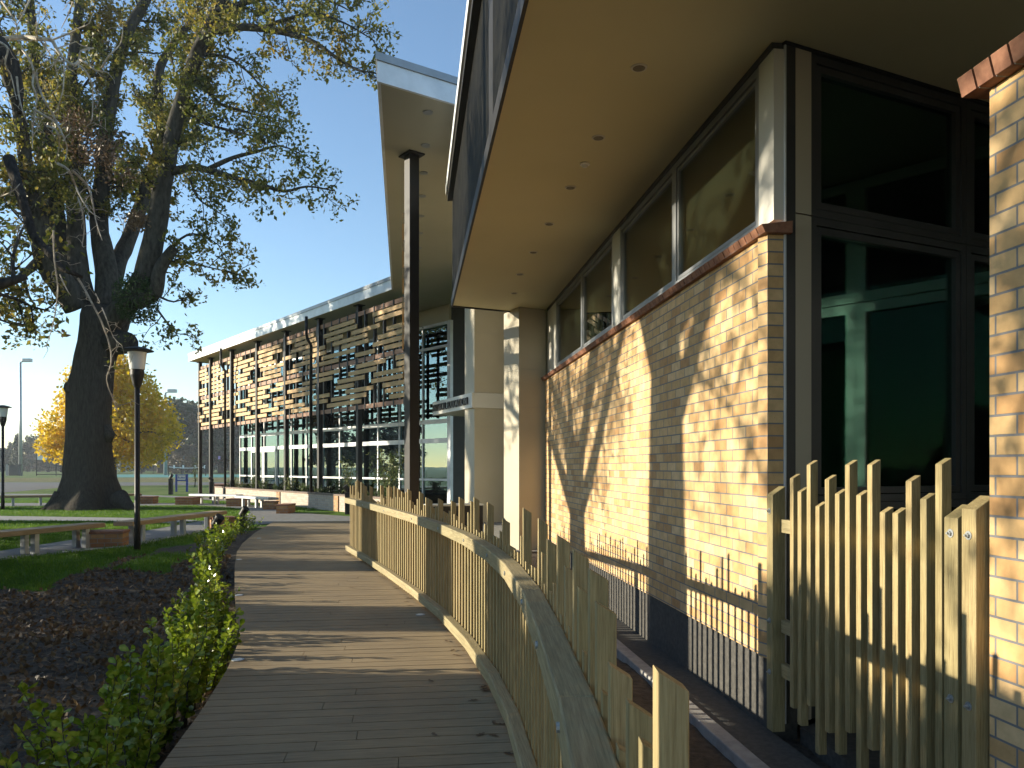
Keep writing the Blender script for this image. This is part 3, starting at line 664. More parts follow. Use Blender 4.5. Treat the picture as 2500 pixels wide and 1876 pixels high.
mk('end_wall',MB().obox((GR.x-.0,GR.y,0),aG,.14,2.6,.0,.12,0,7.19),M['charcoal'],pv)
GE=GR+dU*GLn; nU=Vector((.758,.652))
mk('end_wall',MB().obox((GE.x,GE.y,0),math.atan2(nU.y,nU.x),.05,6.5,.0,.15,0,7.19),M['brick_small'],pv)
# inside
q=[GR+nU*.1,GE+nU*.1,GE+nU*6.5,GR+nU*6.5+Vector((.0,0))]
mk('room_floor',MB().prism([tuple(a) for a in q],-.02,.02),M['floor'],pv)
bw_=GR+nU*6.5
mk('room_wall',MB().box(-2,GLn+.2,-.12,0,0,7.1),M['interior'],pv,loc=(bw_.x,bw_.y,0),rz=aU)
mk('room_wall',MB().obox((GR.x,GR.y,0),aG,1.2,5,.2,.3,0,7.1),M['interior'],pv)
r=random.Random(4)
for k in range(3):
    x0=3.2+k*3.9
    b_=mk('pinboard',MB().box(x0,x0+2.9,.001,.03,.95,2.7),M['red'],pv,loc=(bw_.x,bw_.y,0),rz=aU)
    m=MB()
    for j in range(11):
        x=x0+.15+r.random()*2.4; z=1.05+r.random()*1.25; m.box(x,x+.21,.031,.034,z,z+.3)
    c=mk('paper',m,M['white']); c.parent=b_
mk('inner_post',MB().obox((*(GR+dU*3+nU*3),0),aU,-.12,.12,-.12,.12,0,7.1).obox((*(GR+dU*9+nU*3),0),aU,-.12,.12,-.12,.12,0,7.1),M['interior'],pv)
for i,(px,py,Y,lab) in enumerate([(1025,877,29.4,'lime green pendant lamp inside the pavilion, uppermost of the cluster at the right end'),(1019,905,30.2,'lime green pendant lamp inside the pavilion, lowest of the cluster at the right end'),(1071,896,28.6,'lime green pendant lamp inside the pavilion, nearest the right end frame'),(946,896,32.6,'lime green pendant lamp inside the pavilion, half hidden behind the board screen')]):
    p=at(px,py,Y); t=thing('pendant_lamp',lab,'pendant lamp',tuple(p),0,'lime pendant lamps inside the pavilion')
    mk('lamp_shade',MB().lathe(p,[(.17,-.12),(.172,-.05),(.15,.04),(.10,.10),(.03,.14)],20),M['lime'],t,smooth=True)
    mk('cord',MB().tube([(p.x,p.y,p.z+.13),(p.x,p.y,7.15)],[.008,.008],5),M['black'],t)
# roof lights
k=0
for P0,P1,off in ((N1,R1,.75),(R1,TIP,.8)):
    d=(P1-P0); Ld=d.length; d=d/Ld; n=Vector((d.y,-d.x)); t=.9
    while t<Ld:
        p=P0+d*t+n*off; mk('roof_light',MB().lathe((p.x,p.y,ZR),[(.085,-.001),(.08,-.014)],16),M['fascia_cap'],pv); t+=1.3 if off<.78 else 1.65
# entry canopy with raised lettering
cn=thing('entry_canopy','grey flat entry canopy carrying dark raised capital letters over the pavilion door','canopy',(-2.5,24.7,3.1))
co=Vector((-1.34,22.0)); cL=2.95
mk('canopy_slab',MB().box(-.6,cL,-2.4,0,3.14,3.56),M['acm'],cn,loc=(*co,0),rz=aN,bevel=.006)
fc=bpy.data.curves.new('lettering','FONT'); fc.body='PHYSICAL EDUCATION'; fc.size=.30; fc.extrude=.025; fc.space_character=1.0
fo=bpy.data.objects.new('lettering_src',fc); COL.objects.link(fo); bpy.context.view_layer.update()
me=bpy.data.meshes.new_from_object(fo.evaluated_get(bpy.context.evaluated_depsgraph_get())); bpy.data.objects.remove(fo); me.name='lettering'
me.materials.clear(); me.materials.append(M['alu_dark'])
lo=bpy.data.objects.new('lettering',me)
# text reads left to right for a viewer on the path: starts at the far (left) end of the face
w_=max(v.co.x for v in me.vertices); p0=co+dN*(cL-.12); nrm=Vector((-dN.y,dN.x))
X=Vector((-dN.x,-dN.y,0)); Z=Vector((0,0,1)); Nn=X.cross(Z)*-1
mat=Matrix(((X.x,0,Nn.x*-1,0),(X.y,0,Nn.y*-1,0),(0,1,0,0),(0,0,0,1)))
Nout=Vector((nrm.x,nrm.y,0)); mat=Matrix(((X.x,0,Nout.x),(X.y,0,Nout.y),(0,1,0))).to_4x4(); mat.translation=Vector((p0.x,p0.y,3.25))+Nout*.027
k=3.4/w_ if w_>3.4 else 1
lo.matrix_world=mat@Matrix.Diagonal((k*1.0,1,1,1)); COL.objects.link(lo); lo.parent=cn; lo.matrix_parent_inverse=Matrix.Translation(-Vector(cn['_loc']))
# dark counter behind the balustrade
ct=thing('steel_counter','black steel counter with pale top standing behind the balustrade','counter',(-1.1,15.2,0))
mk('counter_top',MB().obox((-1.55,15.0,0),aG,0,1.1,0,.5,.74,.77),M['galv'],ct); mk('counter_base',MB().obox((-1.52,15.03,0),aG,0,1.04,0,.44,-.05,.739),M['black'],ct)

# ------------------------------------------------------------------ planter walls
def wall_run(pts, z1, mat, nm='brick_wall'):
    pass
P1=Vector((-4.6,25.3)); P2=Vector((-16.6,41.2)); dv=(P2-P1); pl=dv.length; pang=math.atan2(dv.y,dv.x)
pw=thing('planter_wall','low pale brick planter wall with brown piers in front of the glass pavilion','planter',(P1.x,P1.y,0))
mk('brick_face',MB().box(-1.5,pl*.86,-.2,0,-.1,.49),M['brick_pale'],pw,loc=(*P1,0),rz=pang)
mk('capping',MB().box(-1.5,pl*.86,-.23,.03,.491,.55),M['cap_brown'],pw,loc=(*P1,0),rz=pang)
for x in (2.6,8.2,pl*.86+.1): mk('pier',MB().box(x-.18,x+.18,-.24,.04,-.1,.487),M['brick_small'],pw,loc=(*P1,0),rz=pang)
mk('soil',MB().box(-1.5,pl*.86,-1.0,-.201,-.05,.42),M['soil'],pw,loc=(*P1,0),rz=pang)
e=P1+dv.normalized()*(pl*.86+.5)
pw2=thing('planter_wall','separate orange brown brick planter block at the far end beneath the last columns','planter',(e.x,e.y,0))
mk('brick_face',MB().box(0,2.6,-1.6,0,-.1,.55),M['brick_small'],pw2,loc=(*e,0),rz=pang-.35)
mk('capping',MB().box(-.04,2.64,-1.64,.04,.551,.62),M['coping'],pw2,loc=(*e,0),rz=pang-.35)

# ================================================================== benches
def bench(name_l, a, b, h=.42, w=.42, legs=(.25,.75), wood='bench_wood'):
    a=Vector(a[:2]); b=Vector(b[:2]); d=b-a; L=d.length; ang=math.atan2(d.y,d.x)
    t=thing('timber_bench',name_l,'bench',(a.x,a.y,GZ),0,'timber benches round the lawn')
    mk('seat',MB().box(0,L,-w/2,w/2,GZ+h-.09,GZ+h),M[wood],t,loc=(a.x,a.y,0),rz=ang,bevel=.01)
    for k in legs:
        mk('leg',MB().box(L*k-.05,L*k+.05,-w/2+.05,-w/2+.15,GZ-.03,GZ+h-.092).box(L*k-.05,L*k+.05,w/2-.15,w/2-.05,GZ-.03,GZ+h-.092),M['galv'],t,loc=(a.x,a.y,0),rz=ang,bevel=.006)
    return t
def block(lab, a, b, w=.5, h=.36):
    a=Vector(a[:2]); b=Vector(b[:2]); d=b-a; L=d.length; ang=math.atan2(d.y,d.x)
    t=thing('brick_block',lab,'brick block',(a.x,a.y,GZ),0,'brick blocks between the benches')
    mk('brick_face',MB().box(0,L,-w/2,w/2,GZ-.05,GZ+h-.05),M['brick_small'],t,loc=(a.x,a.y,GZ),rz=ang)
    mk('capping',MB().box(-.02,L+.02,-w/2-.02,w/2+.02,GZ+h-.049,GZ+h),M['coping'],t,loc=(a.x,a.y,GZ),rz=ang,bevel=.005)
q=lambda x,y:(G(x,y).x,G(x,y).y)
bench('long timber bench running off the left edge of the photo, nearest the path kerb',q(-90,1375),q(236,1333),h=.46,legs=(.45,.86))
block('brick block in the foreground between the two nearest benches',q(214,1335),q(307,1333))
bench('timber bench just behind the near lamp post, its far end on a brick block',q(300,1330),q(535,1292),h=.46,legs=(.12,.52,.9))
block('brick block at the far end of the near benches, beside the spotlight',q(512,1294),q(570,1291))
bench('thin bench far left behind the grass, running toward the oak trunk',q(-60,1238),q(345,1229),legs=(.21,.37,.9))
block('far brick block just right of the oak trunk',q(343,1230),q(380,1230))
block('far brick block left of the grey bench below the blue sign',q(438,1232),q(480,1232),w=.8)
bench('grey weathered bench below the blue sign and orange planter',q(470,1230),q(585,1233),legs=(.15,.5,.95),wood='galv')
block('brick block between the two far grey benches',q(560,1236),q(596,1236),w=.7)
bench('grey weathered bench in front of the pale planter wall',q(585,1236),q(668,1243),legs=(.2,.6),wood='galv')
block('small square brick block left of the last brick block',q(646,1244),q(676,1244),w=.4)
block('rightmost brick block by the path, in front of the planter wall',q(684,1253),q(712,1253),w=.9)

# ================================================================== lamps
def lamp(lab,x,y):
    p=G(x,y); t=thing('street_lamp',lab,'lamp post',tuple(p),0,'black lamp posts with flat hats')
    z=p.z; hgt=3.38
    mk('pole',MB().lathe(p,[(.06,-.1),(.055,.6),(.048,.62),(.045,hgt-.35)],16),M['black'],t,smooth=True)
    mk('lamp_base',MB().lathe(p,[(.05,hgt-.36),(.075,hgt-.3),(.11,hgt-.16),(.12,hgt-.12),(.12,hgt-.02)],20),M['black'],t)
    mk('lamp_glass',MB().lathe(p,[(.13,hgt-.018),(.165,hgt+.30)],24),M['lens'],t,smooth=False)
    mk('lamp_hat',MB().lathe(p,[(.18,hgt+.302),(.28,hgt+.325),(.29,hgt+.335),(.16,hgt+.385),(.03,hgt+.41)],28),M['black'],t)
lamp('black lamp post with wide flat hat standing by the front benches',335,1345)
lamp('black lamp post with wide flat hat cut by the left edge of the photo',7,1246)
def spot(lab,x,y,hh,dirx=-1,w=.075):
    p=G(x,y); t=thing('garden_spotlight',lab,'spotlight',tuple(p),0,'black garden spotlights on square bollards')
    mk('bollard',MB().box(p.x-w,p.x+w,p.y-w,p.y+w,-.4,p.z+hh),M['black'],t,bevel=.008)
    c=Vector((p.x,p.y,p.z+hh)); a=c+Vector((0,0,.09)); d=Vector((.45*dirx*-1,-.2,.6)).normalized()
    mk('bracket',MB().tube([c,a],[.02,.02],8),M['black'],t)
    mk('lamp_head',MB().tube([a-d*.09,a-d*.07,a+d*.10,a+d*.16],[.05,.075,.085,.09],16),M['black'],t)
spot('spotlight on a bollard beside the shrubs, nearest the boardwalk bend',528,1336,.38,-1)
spot('spotlight on a bollard next to the far end of the shrub row',593,1290,.30,-1)
spot('spotlight on a bollard standing on the lawn left of the blue sign',417,1208,.9,-1,.1)
spot('spotlight on a bollard in front of the orange brown planter block',517,1219,.85,1,.09)
spot('small spotlight on a bollard in front of the planter wall, behind the far benches',650,1212,.55,-1,.08)
spot('tall spotlight bollard on the lawn strip by the end of the balustrade',849,1256,.72,1,.08)
tp=thing('garden_tap','black bent garden tap before the planter wall','tap',tuple(G(610,1213)))
g_=G(610,1213); mk('pipe',MB().tube([(g_.x,g_.y,0),(g_.x,g_.y,.5),(g_.x-.15,g_.y,.62),(g_.x-.3,g_.y,.45)],[.03]*4,8),M['black'],tp)
# small blue sign
g_=G(445,1201); sg_=thing('blue_sign','small blue post sign with a white panel beside the far planter','sign',tuple(g_))
k=.36
mk('post',MB().box(g_.x-.42,g_.x-.32,g_.y-.04,g_.y+.04,-.05,1.05),M['blue'],sg_); mk('post',MB().box(g_.x+.24,g_.x+.36,g_.y-.04,g_.y+.04,-.05,1.05),M['blue'],sg_)
mk('sign_panel',MB().box(g_.x-.319,g_.x+.239,g_.y-.03,g_.y+.02,.62,1.03),M['blue'],sg_); mk('sign_face',MB().box(g_.x-.29,g_.x+.21,g_.y-.038,g_.y-.0305,.70,.98),M['white'],sg_)
m=MB(); r=random.Random(2)
for i in range(9): m.box(g_.x-.26+i*.05,g_.x-.23+i*.05,g_.y-.042,g_.y-.0385,.78,.84+r.random()*.08)
mk('lettering',m,M['blue'],sg_)
# floodlight masts
def mast(lab,x,y,top):
    p=G(x,y); hgt=(y-top)/FPX*p.y; t=thing('floodlight_mast',lab,'floodlight',tuple(p),0,'tall floodlight masts at the playing field')
    s=p.y/FPX
    mk('mast',MB().lathe(p,[(4.6*s,0),(3.4*s,hgt*.5),(2.2*s,hgt)],14),M['galv'],t,smooth=True)
    q=p+Vector((0,0,hgt))
    mk('floodlight',MB().tube([q+Vector((-2*s,0,-1*s)),q+Vector((10*s,0,4*s))],[1.6*s,2*s],8).obox(tuple(q),0,6*s,27*s,-5*s,5*s,1*s,9*s),M['galv'],t,bevel=.2)
mast('tall grey floodlight mast at the left beyond the road',50,1162,885); mast('farther floodlight mast seen between yellow tree and pavilion',404,1160,960)
g_=G(40,1162); s=g_.y/FPX
t=thing('rubbish_bin','dark bin enclosure at the foot of the left floodlight mast','bin',tuple(g_))
mk('bin_body',MB().box(g_.x-10*s,g_.x+13*s,g_.y-1,g_.y+.4,0,25*s),M['charcoal'],t,bevel=.05); mk('bin_lid',MB().box(g_.x-11*s,g_.x+14*s,g_.y-1.1,g_.y+.5,25.1*s,27*s),M['black'],t)
mk('bin_post',MB().box(g_.x-19*s,g_.x-12*s,g_.y-.8,g_.y,0,27*s),M['concrete'],t)
# notice board frame and court fences
g_=G(89,1163); s=g_.y/FPX; t=thing('notice_board','white notice on a tall black mesh frame left of the oak','notice board',tuple(g_))
m=MB()
for x in (0,48,86): m.box(g_.x+x*s-.05,g_.x+x*s+.05,g_.y-.05,g_.y+.05,0,(83 if x<80 else 40)*s)
m.box(g_.x,g_.x+86*s,g_.y-.05,g_.y+.05,36*s,37*s); m.box(g_.x,g_.x+30*s,g_.y-.05,g_.y+.05,81*s,82*s); m.box(g_.x,g_.x+86*s,g_.y-.05,g_.y+.05,.2,.35)
mk('frame',m,M['black'],t); b_=mk('notice',MB().box(g_.x+3*s,g_.x+26*s,g_.y-.12,g_.y-.051,39*s,72*s),M['white'],t)
m=MB()
for i in range(7): m.box(g_.x+5*s,g_.x+(23 if i%3 else 18)*s,g_.y-.13,g_.y-.121,(66-i*3.4)*s,(67-i*3.4)*s)
c=mk('writing',m,M['galv']); c.parent=b_
def mesh_fence(lab,x0,x1,y,hpx,n,nm='court_fence',mesh=0):
    a=G(x0,y); b=G(x1,y); s=a.y/FPX; t=thing(nm,lab,'fence',tuple(a))
    m=MB(); hh=hpx*s; th=.35*s
    for i in range(n+1): X=a.x+(b.x-a.x)*i/n; mk('post',MB().box(X-th,X+th,a.y-th,a.y+th,0,hh),M['black'],t)
    mk('rail',m.box(a.x,b.x,a.y-th*.7,a.y+th*.7,hh-th*1.6,hh).box(a.x,b.x,a.y-th*.7,a.y+th*.7,.0,th*1.3),M['black'],t)
mesh_fence('tall black wire court fence with thin posts behind the yellow tree',285,640,1157,73,4)
mesh_fence('low black court fence running behind the white net',283,700,1158,20,9,'low_fence')
mesh_fence('low grey rail fence across the field at the far left',-80,160,1151,17,10,'field_fence')
g_=G(412,1163); s=g_.y/FPX
t=thing('court_net','sagging white topped court net between short posts','net',tuple(g_)); m=MB()
pts=[(g_.x+i*9*s,g_.y,(22-3*math.sin(i/10*math.pi))*s) for i in range(11)]
mk('net_tape',MB().tube(pts,[.9*s]*11,6),M['white'],t)
for x in (0,90): mk('post',MB().box(g_.x+x*s-.7*s,g_.x+x*s+.7*s,g_.y-.1,g_.y+.1,0,25*s),M['black'],t)
for x in (13,35,65,88): mk('pad',MB().box(g_.x+x*s-1.2*s,g_.x+x*s+1.2*s,g_.y-.15,g_.y+.15,18*s,26*s),M['white'],t)
for x,mt,lab in ((449,'paleblue','pale blue square notice on the court fence, near the yellow tree'),(535,'lilac','lilac square notice on the court fence, seen between pavilion columns')):
    p=at(x,1118,G(412,1158).y-.3); tag(mk('court_notice',MB().box(-3.5*s,3.5*s,0,.05,-5*s,5*s),M[mt],None,loc=tuple(p),bevel=.02),lab,'notice')
# ================================================================== vegetation
NR=np.random.RandomState(3)
def leaf_mesh(name, C, size, mat, parent=None, w=.5, droop=0.0, jitter=.35, loc=None, D=None, rounded=False):
    """C: (n,3) leaf bases; every leaf a folded kite in a random direction"""
    C=np.asarray(C,dtype=np.float64); n=len(C)
    d=NR.normal(size=(n,3)); d[:,2]-=droop
    if D is not None: d=d*.55+D*1.3
    d/=np.linalg.norm(d,axis=1)[:,None]
    a=NR.normal(size=(n,3)); a-= (a*d).sum(1)[:,None]*d; a/=np.linalg.norm(a,axis=1)[:,None]; b=np.cross(d,a)
    l=size*(1+NR.uniform(-jitter,jitter,n))[:,None]
    if rounded: v=[C, C+d*l*.35+a*l*w*.30+b*l*.05, C+d*l*.68+a*l*w*.5+b*l*.08, C+d*l*.93+a*l*w*.27+b*l*.04, C+d*l+b*l*-.02, C+d*l*.93-a*l*w*.27+b*l*.04, C+d*l*.68-a*l*w*.5+b*l*.08, C+d*l*.35-a*l*w*.30+b*l*.05]
    else: v=[C, C+d*l*.45+a*l*w*.5+b*l*.08, C+d*l, C+d*l*.45-a*l*w*.5+b*l*.08]
    K=len(v); v=np.stack(v,axis=1).reshape(-1,3)
    if loc is not None: v=v-np.asarray(loc)
    me=bpy.data.meshes.new(name); me.vertices.add(K*n); me.vertices.foreach_set('co',v.ravel().astype(np.float32))
    me.loops.add(K*n); me.loops.foreach_set('vertex_index',np.arange(K*n,dtype=np.int32))
    me.polygons.add(n); me.polygons.foreach_set('loop_start',np.arange(0,K*n,K,dtype=np.int32)); me.polygons.foreach_set('loop_total',np.full(n,K,dtype=np.int32))
    me.materials.append(mat); me.update(calc_edges=True); me.validate()
    o=bpy.data.objects.new(name,me)
    if loc is not None: o.location=loc
    return link(o,parent)
class Tree:
    def __init__(s, seed): s.r=random.Random(seed); s.wood=MB(); s.fine=MB(); s.leaves=[]
    def limb(s, pts, r0, r1, n=8, sub=3):
        P=[Vector(p) for p in pts]; out=[]
        for i in range(len(P)-1):     # catmull rom
            a=P[max(i-1,0)]; b=P[i]; c=P[i+1]; d=P[min(i+2,len(P)-1)]
            for k in range(sub):
                t=k/sub; out.append(.5*((2*b)+(c-a)*t+(2*a-5*b+4*c-d)*t*t+(3*b-a-3*c+d)*t**3))
        out.append(P[-1]); m=len(out); rs=[(r0+(r1-r0)*i/(m-1))*(1+s.r.uniform(-.06,.06)) for i in range(m)]
        s.wood.tube(out,rs,n); return out,rs
    def grow(s, p, d, L, r, lev, nl=10, up=.1, leafr=.16, wig=.35):
        n=4 if lev>0 else 3; pts=[Vector(p)]; d=Vector(d).normalized()
        for i in range(n):
            d=(d+Vector((s.r.gauss(0,wig),s.r.gauss(0,wig),s.r.gauss(0,wig)+up))*.55).normalized(); pts.append(pts[-1]+d*(L/n))
        (s.wood if lev>1 else s.fine).tube(pts,[r*(1-.6*i/n) for i in range(n+1)],6 if lev>1 else 3,cap=False)
        if lev==0:
            for q in pts[1:]:
                for _ in range(max(1,nl//n)):
                    s.leaves.append(q+Vector((s.r.gauss(0,leafr),s.r.gauss(0,leafr),s.r.gauss(0,leafr)))*.6)
            return
        k={3:5,2:5,1:4}[lev]
        for j in range(k):
            t=(j+.6)/k; i=min(n-1,int(t*n)); q=pts[i].lerp(pts[i+1],t*n-i)
            dd=(pts[i+1]-pts[i]).normalized(); o=Vector((s.r.gauss(0,1),s.r.gauss(0,1),s.r.gauss(0,.7))); o=(o-dd*o.dot(dd)).normalized()
            s.grow(q,(dd*.55+o*.8),L*s.r.uniform(.42,.62),r*.45,lev-1,nl,up,leafr,wig)
    def along(s, path, step, L, lev, r=.04, t0=.25, up=.1, nl=10, taper=.5):
        m=len(path); acc=0; nxt=step
        for i in range(1,m):
            seg=(path[i]-path[i-1]).length; acc+=seg
            if i/m<t0: nxt=max(nxt,acc); continue
            while nxt<acc:
                nxt+=step*s.r.uniform(.7,1.3); dd=(path[i]-path[i-1]).normalized()
                o=Vector((s.r.gauss(0,1),s.r.gauss(0,1),s.r.gauss(0,.8))); o=(o-dd*o.dot(dd)).normalized()
                s.grow(path[i-1].lerp(path[i],s.r.random()),dd*.5+o*.85,L*s.r.uniform(.6,1.2)*(1-taper*i/m*.6),r,lev,nl,up)
# ---- the big oak
OB=G(220,1243); OY=OB.y; os_=OY/FPX
def O(x,y,dep=0): return at(x,y,OY)*1.0+Vector(((x-1250)/FPX*dep,dep,(1141-y)/FPX*dep))
A=lambda x,y,d=0: O(x/2.075,y/2.075,d)          # from the upper left crop
B=lambda x,y,d=0: O(x/3.688,400+y/3.688,d)
oak=thing('oak_tree','huge old oak with thick dark trunk and many upright limbs standing on the lawn','tree',tuple(OB))
T=Tree(5)
prof=[(214,1250,96),(213,1240,92),(216,1222,82),(219,1200,70),(217,1170,63),(216,1130,57),(217,1070,53),(219,1017,52),(221,975,53),(222,949,54),(228,915,50),(236,870,49),(246,836,50),(255,800,55),(258,775,58),(256,752,52)]
pts=[O(x,y) for x,y,w in prof]; pts[0].z=-.3; tr=MB()
for i,(x,y,w) in enumerate(prof): pass
nseg=40; vs=[]
for i,(x,y,w) in enumerate(prof):
    c=pts[i]
    for k in range(nseg):
        th=2*math.pi*k/nseg; fl=max(0,(y-1130)/120); lob=1+.16*fl*math.sin(th*5+1)+.06*math.sin(th*3+y*.01)+.03*math.sin(th*11+y*.05)
        rr=(w-3)*os_*lob; vs.append((c.x+rr*math.cos(th), c.y+rr*math.sin(th), c.z))
fs=[(i*nseg+k,i*nseg+(k+1)%nseg,(i+1)*nseg+(k+1)%nseg,(i+1)*nseg+k) for i in range(len(prof)-1) for k in range(nseg)]
fs.append(tuple(range((len(prof)-1)*nseg,len(prof)*nseg)))
tr.add(vs,fs)
tr.tube([O(178,950,-.3),O(166,952,-.5),O(158,955,-.55)],[.35,.26,.12],12); tr.tube([O(278,835,-.2),O(308,838,-.7),O(318,832,-.8)],[.5,.38,.34],12)
tr.tube([O(262,1040,-.2),O(268,1062,-.3),O(266,1080,-.2)],[.12,.2,.1],12)
for a,b in (((290,1215),(345,1246)),((150,1215),(95,1247)),((215,1225),(230,1262))):
    p,q=O(*a,-.6),O(*b,-1.2); q.z=-.1; tr.tube([p,p.lerp(q,.5)+Vector((0,0,-.10)),q],[.34,.17,.05],10)
mk('trunk',tr,M['bark'],oak,smooth=True)
limbs=[ # points, r0, r1, child step, child length, level, t0
 ([B(700,1300,0),B(560,1080,-.5),B(450,950,-1),B(385,750,-1.4),B(350,500,-1.6),B(290,300,-1.8),B(240,60,-2),A(80,500,-2.4),A(-60,200,-3)],.55,.20,.85,2.3,2,.45),
 ([B(400,800,-1.2),B(310,680,-1.6),B(240,480,-2),B(200,330,-2.3),B(130,160,-2.6),B(110,0,-2.8)],.22,.13,.9,1.6,2,.4),
 ([B(700,1250,0),B(630,950,.3),B(540,700,.5),B(490,400,.8),B(450,150,1),A(240,700,1.2),A(180,350,1.5),A(150,-50,2)],.50,.2,.9,2.2,2,.4),
 ([B(760,1250,0),B(700,900,.2),B(685,500,.4),B(680,150,.5),A(370,700,.8),A(360,400,1.2),A(400,50,1.6),A(420,-300,2)],.46,.18,.8,2.2,2,.4),
 ([B(950,1300,.3),B(960,1000,.6),B(930,800,.8),B(890,520,1.2),A(520,900,1.5),A(560,500,2),A(640,180,2.2),A(740,0,2.4),A(860,-300,2.6)],.50,.22,.8,2.2,2,.35),
 ([B(980,1250,.4),B(1060,900,1.6),B(1150,700,2.2),B(1280,350,2.8),B(1330,150,3),A(820,700,3.4),A(800,400,3.8),A(860,250,4),A(980,100,4.2)],.42,.18,.8,2.0,2,.35),
 ([B(900,1500,-.2),B(1080,1330,-.5),B(1240,1130,-.7),B(1320,950,-.8),B(1380,700,-.9),B(1430,450,-1),B(1455,250,-1),A(845,850,-1),A(880,650,-1.1),A(955,400,-1.2),A(1030,200,-1.3),A(1120,0,-1.4),A(1250,-300,-1.5)],.52,.24,.85,1.7,2,.42),
 ([B(1240,1250,-.8),B(1400,1150,-1.2),B(1430,980,-1.4),B(1500,850,-1.5),B(1570,760,-1.6)],.32,.24,1.6,1.0,1,.5),
]
for P,r0,r1,st,cl,lv,t0 in limbs:
    path,_=T.limb(P,r0*.86,r1*.7,14); T.along(path,st*.8,cl,lv,r=.055,t0=t0,up=.12,nl=22)
side=[ # long side branches on the right with short leafy shoots
 ([A(960,330,-1.2),A(1040,180,-1.6),A(1180,140,-2),A(1320,145,-2.3),A(1480,175,-2.6),A(1600,220,-2.8),A(1700,290,-3),A(1800,350,-3.1),A(1890,370,-3.2)],.17,.02),
 ([A(1320,145,-2.3),A(1450,100,-2.6),A(1600,70,-3),A(1750,120,-3.2),A(1900,210,-3.4)],.08,.015),
 ([A(1100,60,-1.5),A(1260,10,-1),A(1450,-20,-1),A(1650,0,-1.2),A(1780,60,-1.4)],.12,.015),
 ([A(870,870,-1),A(980,850,-1.4),A(1080,870,-1.8),A(1200,905,-2),A(1320,935,-2.2),A(1440,970,-2.4),A(1560,945,-2.5),A(1700,970,-2.6)],.15,.018),
 ([A(1050,860,-1.7),A(1180,800,-2),A(1300,770,-2),A(1420,740,-2),A(1540,790,-2.2)],.09,.015),
 ([A(920,540,-1.1),A(1010,610,-1.2),A(1100,645,-1.3),A(1200,670,-1.4),A(1290,690,-1.5),A(1390,690,-1.5)],.08,.012),
 ([A(960,380,-1.2),A(1060,470,-1),A(1120,530,-1),A(1220,560,-.8),A(1330,590,-.8),A(1420,600,-.8)],.09,.012),
 ([A(1010,280,-1.3),A(1150,290,-.8),A(1250,360,-.6),A(1330,440,-.5),A(1450,500,-.5)],.07,.012),
 ([A(860,1260,-1.5),A(950,1190,-1.4),A(1040,1200,-1.2),A(1130,1260,-1.2)],.05,.012),
 ([A(830,1320,-1.4),A(960,1335,-1.2),A(1080,1360,-1.2),A(1240,1400,-1.2)],.05,.012),
 ([A(800,1500,-1),A(880,1530,-.8),A(960,1500,-.8)],.05,.012),([A(790,1560,-1),A(850,1640,-.8),A(900,1700,-.8)],.05,.012),
 ([A(960,900,-1.5),A(1000,1000,-1.2),A(1080,1060,-1),A(1180,1120,-1)],.05,.012),
 ([A(190,1330,-1.3),A(110,1400,-1.8),A(40,1450,-2),A(-80,1500,-2.2)],.17,.03),([A(120,1400,-1.8),A(145,1500,-1.8),A(180,1560,-1.6),A(110,1600,-1.6)],.06,.015),
 ([A(150,1250,-1.3),A(80,1230,-1.5),A(20,1280,-1.6)],.08,.015),([A(200,1100,-1.3),A(90,1080,-1),A(0,1000,-.6)],.06,.015),
 ([A(130,1420,-1.5),A(60,1560,-1.5),A(20,1620,-1.2)],.05,.012)]
for P,r0,r1 in side:
    path,_=T.limb(P,r0,r1,8); T.along(path,.30,1.2,1,r=.022,t0=.10,up=.1,nl=18,taper=.3)
mk('limbs',T.wood,M['bark_grey'],oak,smooth=True); mk('twigs',T.fine,M['bark'],oak)
Lv=np.array([tuple(p) for p in T.leaves])
leaf_mesh('foliage',Lv,.16,M['oak_leaf'],oak,w=.55)
r_=random.Random(18); dl=[]
for cx_,cy_,rx_ in ((640,830,110),(480,760,90),(700,1120,40),(380,640,90)):
    for i in range(700):
        p=A(cx_+r_.gauss(0,rx_*.7),cy_+r_.gauss(0,rx_*.5),r_.uniform(-1.5,1.5)); dl.append(tuple(p))
leaf_mesh('dead_leaves',dl,.15,M['dead_leaf'],oak,w=.5)
r_=random.Random(8); ivy=[]
for i in range(2600):
    c=B(1230,1210,-1.2); a=Vector((r_.gauss(0,1),r_.gauss(0,1),r_.gauss(0,1))).normalized(); ivy.append(tuple(c+Vector((a.x*.85,a.y*.7,a.z*.95))*r_.uniform(.6,1)))
leaf_mesh('ivy',ivy,.09,M['oak_dark'],oak,w=.7)
print('oak leaves',len(Lv))
